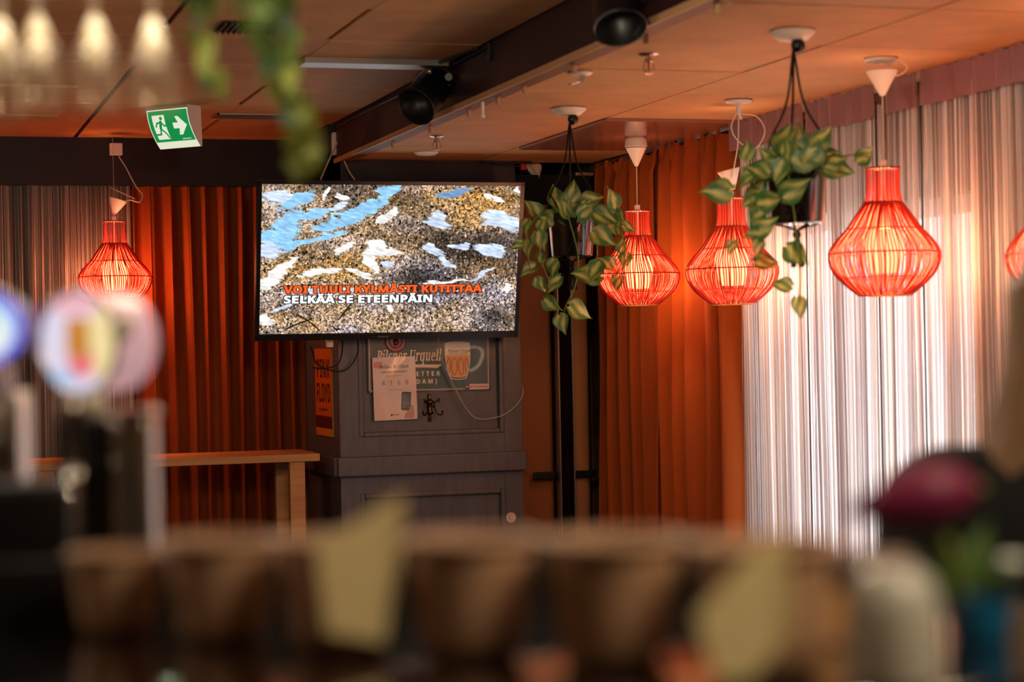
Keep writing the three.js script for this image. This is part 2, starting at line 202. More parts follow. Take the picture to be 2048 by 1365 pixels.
// beer sign
{
  const t = thing('beer_sign', 'green embossed metal beer sign with a mug, hung on the grey column', 'sign', [2.362, 1.382, ZC - 0.02]);
  const tex = canvas(1024, 640, (c, w, h) => {
    c.fillStyle = '#0f3a30'; c.fillRect(0, 0, w, h);
    c.strokeStyle = '#c8a890'; c.lineWidth = 8; c.strokeRect(14, 14, w - 28, h - 28); c.strokeStyle = '#7a5a4a'; c.lineWidth = 3; c.strokeRect(24, 24, w - 48, h - 48);
    c.font = 'bold italic 118px serif'; c.lineJoin = 'round'; c.strokeStyle = '#06140f'; c.lineWidth = 12; c.save(); c.translate(70, 392); c.scale(540 / c.measureText('Pilsner Urquell').width, 1.08); c.strokeText('Pilsner Urquell', 0, 0); c.fillStyle = '#ecd9b8'; c.fillText('Pilsner Urquell', 0, 0); c.restore();
    c.fillStyle = '#ecd9b8'; c.beginPath(); c.moveTo(330, 418); c.lineTo(616, 424); c.lineTo(580, 452); c.quadraticCurveTo(440, 440, 330, 446); c.fill();
    c.font = 'bold 52px sans-serif'; c.fillStyle = '#e8dcc4'; c.fillText('E T T E R', 398, 514); c.fillText('D A M )', 398, 576);
    // mug
    c.fillStyle = '#8fae9e'; c.lineWidth = 34; c.strokeStyle = '#7f9a8c'; c.beginPath(); c.moveTo(852, 290); c.bezierCurveTo(960, 270, 980, 330, 950, 390); c.bezierCurveTo(935, 440, 900, 470, 848, 480); c.stroke(); c.lineWidth = 6; c.strokeStyle = '#cfe0d4'; c.stroke();
    c.fillStyle = '#e89a30'; c.beginPath(); c.moveTo(650, 250); c.quadraticCurveTo(640, 430, 690, 525); c.quadraticCurveTo(760, 545, 820, 525); c.quadraticCurveTo(866, 420, 850, 250); c.closePath(); c.fill();
    c.fillStyle = '#e9e2c8'; c.beginPath(); c.moveTo(646, 248); c.quadraticCurveTo(750, 226, 852, 248); c.lineTo(852, 350); c.lineTo(648, 350); c.closePath(); c.fill();
    c.strokeStyle = '#7a3a10'; c.lineWidth = 6; for (const [x, ww] of [[672, 30], [722, 44], [778, 44], [828, 26]]) { c.beginPath(); c.ellipse(x, 442, ww / 2, 68, (x - 750) * -0.0012, 0, 7); c.stroke(); }
    c.strokeStyle = '#dfe8dc'; c.lineWidth = 6; c.beginPath(); c.moveTo(648, 250); c.quadraticCurveTo(638, 440, 694, 540); c.quadraticCurveTo(760, 556, 818, 540); c.quadraticCurveTo(868, 430, 852, 250); c.stroke();
    c.fillStyle = '#3a2410'; c.save(); c.translate(668, 330); c.scale(0.8, 1.1); c.font = 'bold italic 34px serif'; c.fillText('Pilsner Urquell', 0, 0); c.restore(); c.fillRect(672, 338, 160, 4);
    c.fillStyle = '#3a1c1c'; c.fillRect(806, 588, 40, 46); c.fillStyle = '#d8b0a0'; c.fillRect(846, 588, 162, 46); c.fillStyle = '#3a1c1c'; c.font = 'bold 14px sans-serif'; c.fillText("DON'T DRINK AND DRIVE", 850, 617, 154); c.fillStyle = '#d8b0a0'; c.fillRect(816, 604, 20, 12);
  });
  const bump = noiseTex(128, 80, (u, v) => { const k = 128 + 110 * fbm(u * 4, v * 3, 31, 2); return [k, k, k]; }, false);
  const g = new THREE.BoxGeometry(0.585, 0.366, 0.006).translate(0, 0.183, 0);
  part('plate', g, new THREE.MeshPhysicalMaterial({ map: tex, roughness: 0.3, bumpMap: bump, bumpScale: 0.006, clearcoat: 0.25, clearcoatRoughness: 0.08 }), t);
  const sh = new THREE.Shape(); for (let i = 0; i <= 72; i++) { const a = i / 72 * Math.PI * 2, r = 0.044 + 0.004 * Math.abs(Math.sin(a * 6)); i ? sh.lineTo(Math.cos(a) * r, Math.sin(a) * r) : sh.moveTo(r, 0); }
  const red = std('#8c1420', 0.25, { clearcoat: 0.6 });
  const seal = part('wax_seal', new THREE.ExtrudeGeometry(sh, { depth: 0.006, bevelSize: 0.003, bevelThickness: 0.003, bevelSegments: 2 }).translate(-0.16, 0.235, 0.003), red, t);
  part('seal_ring', new THREE.TorusGeometry(0.03, 0.003, 8, 32).translate(-0.16, 0.235, 0.013), red, seal); part('seal_crest', lathe([[0, 0.026], [0.009, 0.012], [0.014, 0], [0.011, -0.014], [0, -0.02]], 16).scale(1, 1, 0.4).translate(-0.16, 0.232, 0.012), red, seal);
  for (const x of [-0.285, 0.287]) part('screw', new THREE.SphereGeometry(0.006, 10, 8).translate(x, 0.004, 0.004), M.chrome, t);
}
solo('paper_notice', (() => { const g = new THREE.BoxGeometry(0.204, 0.29, 0.0012, 10, 14, 1), p = g.attributes.position; for (let i = 0; i < p.count; i++) p.setZ(i, p.getZ(i) + 0.004 * noise.noise(p.getX(i) * 14, p.getY(i) * 10, 2)); g.computeVertexNormals(); return g.rotateZ(0.02).translate(2.193, 1.4, ZC - 0.008); })(), new THREE.MeshPhysicalMaterial({ roughness: 0.4, clearcoat: 0.7, clearcoatRoughness: 0.12, map: canvas(420, 600, (c, w, h) => {
  c.fillStyle = '#e9d0c4'; c.fillRect(0, 0, w, h); c.fillStyle = '#d88880'; c.beginPath(); c.roundRect(10, 40, 90, 60, 18); c.fill();
  c.textAlign = 'center'; c.fillStyle = '#2a2022'; c.font = 'bold 46px serif'; c.fillText('Selaa & tilaa', 208, 106, 290); c.font = 'bold 24px sans-serif'; c.fillText('KARAOKEKAPPALEITA', 208, 150, 280); c.font = '13px sans-serif'; c.fillStyle = '#6a5a58'; for (let i = 0; i < 22; i++) c.fillRect(120 + i * 8, 178 - (i * 7 % 3), 5, 4 + (i * 5 % 4));
  c.fillStyle = '#1c1a1c'; c.font = '58px sans-serif'; '8160'.split('').forEach((d, i) => c.fillText(d, 100 + i * 76, 266)); for (let i = 0; i < 18; i++) c.fillRect(142 + i * 8, 312 - (i * 7 % 3), 5, 3 + (i * 5 % 3));
  c.fillStyle = '#23262a'; c.save(); c.translate(316, 422); c.rotate(0.08); c.beginPath(); c.roundRect(-46, -84, 92, 176, 12); c.fill(); c.fillStyle = '#4e565a'; c.fillRect(-38, -68, 76, 140); c.fillStyle = '#808a8e'; for (let i = 0; i < 9; i++) c.fillRect(-34, -60 + i * 15, 24 + rnd() * 40, 6); c.restore();
  c.fillStyle = '#c89080'; c.beginPath(); c.moveTo(290, 590); c.quadraticCurveTo(300, 520, 340, 510); c.quadraticCurveTo(372, 440, 380, 470); c.quadraticCurveTo(396, 530, 384, 590); c.fill();
  c.fillStyle = '#3a3030'; c.beginPath(); c.arc(170, 552, 11, 0, 7); c.fill(); for (let i = 0; i < 6; i++) c.fillRect(190 + i * 9, 547 - (i % 2) * 3, 6, 10);
}) }), 'pink paper notice in plastic sleeve reading 8160, taped over the beer sign', 'notice');
{ // coat hook
  const t = thing('coat_hook', 'ornate bronze coat hook screwed to the grey column below the beer sign', 'hook', [2.361, 1.24, ZC - 0.022]);
  part('spindle', lathe([[0, 0], [0.008, 0.004], [0.006, 0.03], [0.008, 0.036], [0.02, 0.042], [0.012, 0.05], [0.01, 0.07], [0.013, 0.085], [0.022, 0.095], [0.01, 0.102], [0.006, 0.11], [0.009, 0.128], [0, 0.132]], 16), M.bronze, t);
  for (const s of [-1, 1]) part('arm', [tube([[0, 0.07, 0.004], [s * 0.016, 0.07, 0.02], [s * 0.02, 0.052, 0.032], [s * 0.03, 0.036, 0.04], [s * 0.042, 0.034, 0.05], [s * 0.046, 0.046, 0.055]], 0.0036, 24, 8), tube([[s * 0.016, 0.072, 0.015], [s * 0.018, 0.09, 0.03], [s * 0.03, 0.1, 0.035], [s * 0.036, 0.092, 0.04]], 0.0034, 16, 8), new THREE.SphereGeometry(0.006, 10, 8).translate(s * 0.046, 0.049, 0.055), new THREE.SphereGeometry(0.006, 10, 8).translate(s * 0.034, 0.105, 0.036)], M.bronze, t);
}
// poster on the side of the column
solo('band_poster', span(1.918, 1.928, 1.18, 1.59, -9.39, -9.02), [0, 1, 2, 3, 4, 5].map((k) => k === 1 ? new THREE.MeshStandardMaterial({ roughness: 0.5, map: canvas(512, 570, (c, w, h) => { c.fillStyle = '#d06a18'; c.fillRect(0, 0, w, h); c.fillStyle = '#2a0c08'; c.textAlign = 'center'; c.font = 'bold 170px sans-serif'; c.fillText('PINK', w / 2, 190, 420); c.fillText('FLOYD', w / 2, 350, 440); for (let i = 0; i < 16; i++) c.fillRect(110 + i * 18, 388 + (i % 3) * 3, 12, 20 - (i % 4) * 3); c.fillStyle = '#5a1a10'; c.fillRect(0, 440, w, 80); c.fillStyle = '#d88a30'; c.fillRect(0, 520, w, 50); }) }) : std('#b88a4a', 0.5)), 'orange concert poster on the dark side of the grey column', 'poster');

// ---------------------------------------------------------------- television
{
  const t = thing('television', 'wall-hung flat television showing karaoke lyrics over a foaming pebble shore', 'television', [2.128, 1.983, -8.672]);
  t.rotation.set(0.2, 0, -0.003);
  part('housing', [rbox(1.222, 0.71, 0.03, 0.006, 0, -0.004, -0.02), rbox(0.8, 0.45, 0.05, 0.015, 0, -0.05, -0.055)], M.black, t);
  const bez = [[-0.6, 0, 0.018, 0.7], [0.6, 0, 0.018, 0.7]].map(([x, y, w, h]) => box(w, h, 0.012, x, y - 0.002, 0)).concat([box(1.218, 0.016, 0.012, 0, 0.344, 0), box(1.218, 0.024, 0.012, 0, -0.35, 0)]);
  part('bezel', bez, std('#141013', 0.25), t);
  part('mark', box(0.05, 0.006, 0.001, -0.03, -0.35, 0.0065), std('#55504e', 0.4), t);
  const tex = canvas(1280, 720, (c, w, h) => {
    const zone = (u, v) => { const e = (a, b, r, q) => Math.exp(-((u - a) ** 2 / r + (v - b) ** 2 / q)); const n = fbm(u * 4, v * 5, 70, 3); return { dark: Math.min(1, Math.max(0, 0.16 + n * 1.1 + 1.0 * e(0.82, 0.44, 0.045, 0.022) + 0.6 * e(0.57, 0.66, 0.012, 0.012) + 0.45 * e(0.3, 0.03, 0.05, 0.008) + 0.5 * e(0.9, 0.93, 0.006, 0.006) - 0.5 * e(0.35, 0.58, 0.03, 0.03) - 0.3 * e(0.75, 0.12, 0.04, 0.008))), warm: Math.min(1, Math.max(0, 0.45 + fbm(u * 5, v * 6, 80, 3) + 0.6 * e(0.33, 0.52, 0.03, 0.03) + 0.5 * e(0.78, 0.14, 0.04, 0.012) - 0.5 * e(0.6, 0.66, 0.03, 0.03))) }; };
    c.fillStyle = '#7a6a58'; c.fillRect(0, 0, w, h);
    for (let i = 0; i < 34000; i++) { const u = rnd(), v = rnd(), z = zone(u, v), q = (0.25 + 0.95 * rnd()) * (1 - 0.85 * z.dark) + (rnd() < 0.1 ? 0.45 : 0) - (rnd() < 0.22 ? 0.4 : 0), k = 20 + 232 * Math.max(0, Math.min(1, q)), s = 1.6 + 4.4 * rnd(); c.fillStyle = `rgb(${Math.round(k * (0.98 + 0.05 * z.warm))},${Math.round(k * (0.92 - 0.16 * z.warm))},${Math.round(k * (0.98 - 0.58 * z.warm))})`; c.beginPath(); c.ellipse(u * w, v * h, s * 1.35, s * 0.85, rnd() * 3, 0, 7); c.fill(); }
    const W1 = [246, 244, 240], B1 = [150, 205, 246], B2 = [206, 222, 246], blobs = [[0.06, 0.09, 0.1, 0.025, 0, B2], [0.14, 0.1, 0.07, 0.03, -0.4, B1], [0.11, 0.22, 0.05, 0.06, -1.0, B1], [0.07, 0.33, 0.09, 0.07, -0.5, B1], [0.03, 0.42, 0.05, 0.06, 0, B2], [0.2, 0.2, 0.09, 0.02, -0.2, B1], [0.3, 0.24, 0.14, 0.03, -0.3, B1], [0.4, 0.16, 0.1, 0.035, -0.5, B1], [0.48, 0.05, 0.07, 0.03, -0.75, B1], [0.25, 0.35, 0.08, 0.02, -0.25, B1], [0.12, 0.41, 0.09, 0.02, -0.3, B1], [0.72, 0.05, 0.09, 0.018, -0.1, [120, 160, 205]], [0.29, 0.15, 0.04, 0.016, -0.3, B2], [0.31, 0.1, 0.018, 0.02, 0, W1], [0.24, 0.06, 0.012, 0.03, 0.6, W1], [0.48, 0.2, 0.02, 0.05, 0.8, W1], [0.68, 0.23, 0.06, 0.035, 0.7, B2], [0.93, 0.24, 0.1, 0.035, 0.3, B2], [0.87, 0.07, 0.03, 0.015, 0.2, W1], [0.98, 0.03, 0.014, 0.02, 0, W1], [0.92, 0.1, 0.03, 0.014, 0.5, W1], [0.44, 0.42, 0.05, 0.035, 0.2, W1], [0.5, 0.45, 0.04, 0.016, 0.1, W1], [0.42, 0.5, 0.018, 0.04, 0, W1], [0.32, 0.42, 0.045, 0.014, -0.35, W1], [0.66, 0.44, 0.05, 0.018, 0.35, B2], [0.78, 0.41, 0.05, 0.02, -0.2, B2], [0.89, 0.45, 0.065, 0.028, 0.1, B2], [0.72, 0.52, 0.05, 0.014, 0.6, B2], [0.49, 0.53, 0.03, 0.016, 0.1, B2], [0.24, 0.58, 0.08, 0.022, -0.15, W1], [0.38, 0.6, 0.05, 0.02, 0.3, W1], [0.44, 0.56, 0.02, 0.03, 0.2, W1], [0.07, 0.6, 0.06, 0.022, -0.8, W1], [0.02, 0.66, 0.04, 0.03, 0, W1], [0.12, 0.52, 0.04, 0.014, -0.9, W1], [0.7, 0.66, 0.12, 0.012, -0.1, W1], [0.86, 0.6, 0.06, 0.01, -0.5, B2], [0.25, 0.71, 0.16, 0.02, 0, B2], [0.5, 0.7, 0.06, 0.014, 0.1, B2], [0.12, 0.8, 0.08, 0.014, -0.3, B2], [0.97, 0.71, 0.02, 0.02, 0, W1], [0.03, 0.9, 0.03, 0.03, 0, W1], [0.49, 0.84, 0.02, 0.02, 0.6, W1]].map(([x, y, a, b, t, k]) => [x, y, a, b * 1.15, Math.cos(t), Math.sin(t), k]);
    const im = c.getImageData(0, 0, w, h), d = im.data;
    for (let y = 0; y < h; y++) for (let x = 0; x < w; x++) { const u0 = x / w, v0 = y / h, n1 = fbm(u0 * 9, v0 * 14, 100, 4), n2 = fbm(u0 * 9 + 30, v0 * 14, 110, 4), u = u0 + n1 * 0.06, v = v0 + n2 * 0.06, i = (y * w + x) * 4; let best = 1e9, bk = null;
      for (const q of blobs) { const dx = u - q[0], dy = (v - q[1]) * 0.5625; if (dx * dx + dy * dy > 0.03) continue; const a = (dx * q[4] + dy * q[5]) / q[2], b = (-dx * q[5] + dy * q[4]) / (q[3] * 0.75), e = a * a + b * b; if (e < best) { best = e; bk = q[6]; } }
      const st = fbm(u0 * 22 + v0 * 16, v0 * 60 - u0 * 30, 140, 3), f = 1.05 - best + 1.1 * n1 + 0.9 * st; if (f > 0) { const m = Math.min(1, f * 2.2), g = 1 + 0.2 * n2 + 0.35 * st; for (let ch = 0; ch < 3; ch++) d[i + ch] += m * (Math.min(255, bk[ch] * g) - d[i + ch]); } }
    c.putImageData(im, 0, 0);
    c.strokeStyle = '#1a1216'; c.lineWidth = 6; for (const l of [[0.14, 0.87, 0.23, 0.98], [0.3, 0.91, 0.35, 0.8], [0.2, 0.9, 0.1, 0.97]]) { c.beginPath(); c.moveTo(l[0] * w, l[1] * h); c.quadraticCurveTo((l[0] + l[2]) / 2 * w + 8, (l[1] + l[3]) / 2 * h - 10, l[2] * w, l[3] * h); c.stroke(); }
    const line = (s, x, y, wd, col, edge) => { c.font = 'bold 56px sans-serif'; const k = wd / c.measureText(s).width; c.save(); c.translate(x, y); c.scale(k, 0.86); c.lineJoin = 'round'; c.lineWidth = 11; c.strokeStyle = edge; c.strokeText(s, 0, 0); c.fillStyle = c.strokeStyle = col; c.lineWidth = 3.2; c.fillText(s, 0, 0); c.strokeText(s, 0, 0); c.restore(); };
    line('VOI TUULI KYLMÄSTI KUTITTAA', 118, 523, 982, '#f4642a', '#4a140a'); line('SELKÄÄ SE ETEENPÄIN', 116, 571, 740, '#fdfdfd', '#181818');
  });
  const g = new THREE.PlaneGeometry(1.184, 0.668).translate(0, 0, 0.0015);
  part('screen', g, new THREE.MeshPhysicalMaterial({ color: 0x000000, roughness: 0.5, specularIntensity: 0.3, emissive: 0xffffff, emissiveMap: tex, emissiveIntensity: 1.1 }), t).position.y = 0.002;
  part('wall_bracket', [box(0.3, 0.25, 0.03, 0, 0, -0.095), box(0.06, 0.06, 0.16, 0, 0.02, -0.16)], M.black, t);
  const l = area(1.18, 0.66, new THREE.Color(0.95, 0.97, 1.0), 0.35, [2.128, 1.983, -8.65], [2.128, 1.7, -7.27], 'screen_light'); l.position.z = -8.652;
}
// cables around the television
solo('white_box', rbox(0.062, 0.105, 0.04, 0.008, 1.945, 2.522, -8.89), M.cup, 'white plastic box at the end of the bulkhead above the television', 'junction box');
solo('power_cable', tube([[1.955, 2.47, -8.87], [1.965, 2.4, -8.8], [1.967, 2.34, -8.67]], 0.004), M.cord, 'pale cable dropping straight from the white box to the television', 'cable');
solo('power_cable', tube([[1.94, 2.54, -8.86], [1.88, 2.44, -8.8], [1.81, 2.34, -8.66]], 0.004), M.cord, 'pale cable slanting from the white box to the television', 'cable');
solo('thin_cable', tube([[2.37, 1.65, -8.78], [2.39, 1.57, -8.86], [2.44, 1.46, -8.885], [2.53, 1.29, -8.885], [2.57, 1.253, -8.885], [2.65, 1.25, -8.89], [2.72, 1.27, -8.895], [2.79, 1.33, -8.897], [2.806, 1.37, -8.9], [2.808, 1.4, -8.94], [2.806, 1.38, -9.05]], 0.0028, 80), std('#b8b0aa', 0.4), 'thin grey cable sagging across the beer sign below the television', 'cable');
for (const [pts, label] of [[[[1.99, 1.66, -8.78], [2.01, 1.56, -8.88], [1.97, 1.5, -8.885], [1.93, 1.485, -8.885], [1.82, 1.52, -8.85], [1.78, 1.6, -8.8]], 'black cable looping wide under the television by the column'], [[[1.92, 1.66, -8.78], [1.935, 1.57, -8.86], [1.92, 1.52, -8.88], [1.86, 1.5, -8.87], [1.8, 1.505, -8.87]], 'black cable looping tight under the television by the column']]) solo('black_cable', tube(pts, 0.0035, 40), M.rubber, label, 'cable');
solo('adapter_plug', [rbox(0.03, 0.05, 0.03, 0.004, 1.87, 1.62, -8.82), rbox(0.024, 0.02, 0.024, 0.003, 1.87, 1.656, -8.82)], M.cord, 'small pale plug hanging under the left end of the television', 'plug');

// ---------------------------------------------------------------- wooden bar table by the curtain
{
  const t = thing('bar_table', 'pine bar table in front of the orange curtain beside the column', 'table', [0, 0, 0]);
  const topm = M.wood;
  for (const [a, b] of [[-8.91, -9.06], [-9.065, -9.21], [-9.215, -9.36]]) part('top_plank', uvMetres(rbox(1.3, 0.034, Math.abs(a - b), 0.003, 1.185, 1.096, (a + b) / 2)), topm, t);
  for (const [x, z] of [[1.733, -8.95], [1.733, -9.3], [0.62, -8.95], [0.62, -9.3]]) part('leg', uvMetres(rbox(0.07, 1.079, 0.05, 0.003, x, 0.5395, z)), topm, t);
}

// ---------------------------------------------------------------- doorway beside the column
{
  const t = thing('doorway_post', 'black metal doorway post with shiny edges right of the column', 'post');
  part('post', span(2.99, 3.055, 0, 2.28, ZC, ZC - 0.06), M.gloss, t);
  for (const x of [2.988, 3.057]) part('edge_strip', span(x - 0.003, x + 0.003, 0, 2.26, ZC + 0.004, ZC - 0.02), M.alu, t);
}
solo('black_valance', (() => { const g = cloth(2.79, ZC - 0.03, 3.26, ZC - 0.03, 2.262, 2.392, 5, 0.008, 0); return g; })(), std('#060506', 0.95, { side: THREE.DoubleSide }), 'black cloth valance over the doorway right of the television', 'valance');
solo('brown_door', [span(2.8, 3.0, 0, 2.26, -9.06, -9.1)], M.brown, 'brown wooden door panel behind the black doorway post', 'door');
solo('beige_pillar', new THREE.CylinderGeometry(0.06, 0.06, 2.4, 24).translate(3.13, 1.2, -9.08), M.tan, 'round beige pillar in the doorway behind the black post', 'pillar');
solo('black_handrail', [rbox(0.32, 0.035, 0.02, 0.006, 3.04, 0.965, -9.0), rod([3.035, 0.965, -9.0], [3.035, 0.965, -9.86], 0.008)], M.black, 'black horizontal bar across the doorway behind the post', 'rail');
{ const t = thing('clamp_lamp', 'small red and white clamp lamp above the black valance', 'lamp', [2.87, 2.392, -8.95]);
  part('reflector', lathe([[0.01, 0.05], [0.02, 0.04], [0.045, 0]], 20).rotateZ(-0.9).translate(0.02, 0.015, 0), M.white, t); part('clamp', rbox(0.03, 0.03, 0.03, 0.005, -0.03, 0.036, 0.01), std('#c02030', 0.4), t); part('arm', rod([-0.03, 0.03, 0.01], [0.01, 0.0, 0], 0.004), M.black, t); }
solo('ceiling_track', [span(2.62, 2.86, CR - 0.012, CR, -8.87, -8.895), rod([2.66, CR - 0.016, -8.87], [2.8, CR - 0.026, -8.87], 0.004)], M.black, 'short black track on the ceiling above the fascia', 'track');
solo('rail_bracket', [rbox(0.09, 0.016, 0.02, 0.003, 3.12, 2.39, -8.87)], M.alu, 'aluminium curtain rail end above the doorway corner', 'bracket');

// ---------------------------------------------------------------- pendant lamps
const rodMat = std('#ea4a36', 0.5), ringMat = std('#8a2a18', 0.5), paleRingMat = std('#d89a60', 0.5);  // the bottom ring takes a lighter tan than the other rings
const glowMat = new THREE.MeshStandardMaterial({ color: '#ffe9c0', roughness: 0.6, emissive: new THREE.Color(1.0, 0.66, 0.32), emissiveIntensity: 1.2 });
const prof = [[0.05, 0], [0.0485, 0.03], [0.05, 0.077], [0.0565, 0.104], [0.084, 0.145], [0.113, 0.1865], [0.145, 0.22], [0.166, 0.25], [0.17, 0.27], [0.163, 0.3], [0.144, 0.33], [0.106, 0.366], [0.079, 0.388]];
const profCurve = new THREE.CatmullRomCurve3(prof.map(([r, y]) => V(r, -y, 0)));
const rodGeo = new THREE.TubeGeometry(profCurve, 22, 0.0021, 4, false);
const rodGeoB = new THREE.TubeGeometry(new THREE.CatmullRomCurve3(prof.slice(3).map(([r, y], i) => V(r + 0.0015 * Math.sin(i), -y, 0.004 * Math.sin(i * 0.8)))), 18, 0.0023, 4, false);
const rings = [[0.051, 0, 0.0028], [0.057, 0.104, 0.0022], [0.1135, 0.1865, 0.0024], [0.1695, 0.26, 0.0024], [0.135, 0.335, 0.0022], [0.079, 0.388, 0.004]].map(([r, y, w]) => new THREE.TorusGeometry(r, w, 6, 64).rotateX(Math.PI / 2).translate(0, -y, 0));
const shadeGeo = lathe([[0.02, -0.186], [0.05, -0.19], [0.064, -0.21], [0.062, -0.235], [0.052, -0.285], [0.044, -0.32], [0, -0.322]], 32);
const coneCup = lathe([[0.006, -0.075], [0.042, 0], [0.04, 0.001], [0.006, -0.07]], 32);
// drop: from the ceiling to the top of the cage
function pendant(label, pos, drop, light, fit, hue = [1.0, 0.54, 0.26]) {
  const t = thing('rattan_pendant_lamp', label, 'pendant lamp', pos, 0, undefined), y = -drop;
  const cage = new THREE.Group(); cage.name = 'cage'; cage.position.y = y; t.add(cage);
  const N = 112; for (let i = 0; i < N; i++) { const r = part('rod', i % 4 ? rodGeoB : rodGeo, rodMat, cage); r.rotation.y = (i + rr(-0.25, 0.25)) / N * Math.PI * 2; }
  rings.forEach((g, i) => part('ring', g, i === 5 ? paleRingMat : ringMat, cage));
  part('inner_shade', shadeGeo, glowMat, t).position.y = y;
  part('bulb_holder', [new THREE.CylinderGeometry(0.018, 0.018, 0.06, 16).translate(0, y - 0.16, 0), rod([0, y + 0.02, 0], [0, y - 0.14, 0], 0.006), rod([-0.05, y - 0.001, 0], [0.05, y - 0.001, 0], 0.002), rod([0, y - 0.001, -0.05], [0, y - 0.001, 0.05], 0.002), rbox(0.02, 0.026, 0.02, 0.004, 0, y + 0.012, 0)], M.cup, t);
  point(new THREE.Color(...hue), light, [0, y - 0.255, 0], 0.05, t);
  fit(t, y); return t;
}
const pink = M.cup, LI = 1.25;
pendant('red rattan pendant lamp with a domed ceiling cup, in front of the orange curtain', [2.93, CR, -7.68], 0.316, LI, (t, y) => {
  part('ceiling_cup', [lathe([[0.045, -0.055], [0.047, -0.05], [0.044, -0.025], [0.034, -0.006], [0.0, 0.0]], 32), coneCup.clone().translate(0, -0.058, 0)], pink, t); part('cord', rod([0, -0.13, 0], [0, y + 0.02, 0], 0.0025), M.cord, t);
});
pendant('red rattan pendant lamp partly behind the hanging plant', [2.93, CR, -6.72], 0.335, LI, (t, y) => {
  part('ceiling_rose', lathe([[0, -0.014], [0.045, -0.012], [0.05, 0], [0, 0]], 32).translate(-0.05, 0, 0.2), pink, t); part('hook', [rod([-0.05, -0.012, 0.2], [-0.05, -0.05, 0.2], 0.009), rod([-0.05, -0.05, 0.2], [-0.04, -0.07, 0.2], 0.005)], pink, t);
  const c = part('cord_cone', coneCup, pink, t); c.position.set(-0.02, -0.235, 0.03); c.rotation.z = 0.25;
  part('cord', [tube([[-0.05, -0.05, 0.2], [-0.035, -0.16, 0.15], [-0.01, -0.3, 0.02], [0, y + 0.02, 0]], 0.0025, 30), tube([[-0.05, -0.05, 0.2], [0.02, -0.06, 0.2], [0.05, -0.11, 0.2], [0.02, -0.17, 0.18], [-0.04, -0.15, 0.18], [-0.08, -0.1, 0.2], [-0.06, -0.05, 0.2]], 0.0025, 40)], M.cord, t);
});
pendant('red rattan pendant lamp hanging before the silver string curtain', [2.89, CR, -5.47], 0.338, LI, (t, y) => {
  part('ceiling_rose', lathe([[0, -0.016], [0.045, -0.014], [0.052, 0], [0, 0]], 32).translate(0.0, 0, 0), pink, t);
  const c = part('cord_cone', coneCup.clone().scale(1.15, 1, 1.15), pink, t); c.position.set(0.004, -0.042, 0);
  part('cord', [rod([0.004, -0.11, 0], [0.004, y + 0.02, 0], 0.0025), tube([[0, -0.014, 0], [0.03, -0.022, 0], [0.07, -0.012, 0], [0.09, -0.03, 0], [0.06, -0.052, 0], [0.02, -0.045, 0]], 0.0028, 40)], M.cord, t);
});
pendant('red rattan pendant lamp behind the head of the person', [2.92, CR, -4.5], 0.385, LI, (t, y) => {
  part('ceiling_cup', lathe([[0.0, -0.07], [0.04, -0.01], [0.045, 0], [0, 0]], 32), pink, t); part('cord', rod([0, -0.06, 0], [0, y + 0.02, 0], 0.0025), M.cord, t);
});
pendant('red rattan pendant lamp tied up under the dark soffit by the grey string curtain', [0.985, CL, -9.42], 0.41, 1.5, (t, y) => {
  const c = part('cord_cone', coneCup, pink, t); c.position.set(0.02, y + 0.1, 0); c.rotation.z = -0.3;
  part('cord', [tube([[0.045, -0.09, -0.17], [0.07, -0.14, -0.13], [0.11, -0.24, -0.06], [0.135, -0.29, -0.01], [0.12, -0.32, 0], [0.07, -0.31, 0], [0.01, -0.345, 0], [0, y + 0.02, 0]], 0.0035, 50), tube([[0.0, -0.235, -0.18], [0.03, -0.26, -0.1], [0.1, -0.305, 0]], 0.0025, 16), tube([[0.0, 0.0, 0], [0.002, y + 0.05, 0]], 0.0012, 4)], M.cord, t);
}, [1.0, 0.32, 0.14]);
solo('junction_box', rbox(0.062, 0.058, 0.03, 0.006, 1.017, 2.556, ZL + 0.016), M.cup, 'square white junction box on the dark soffit above the pendant lamp', 'junction box');

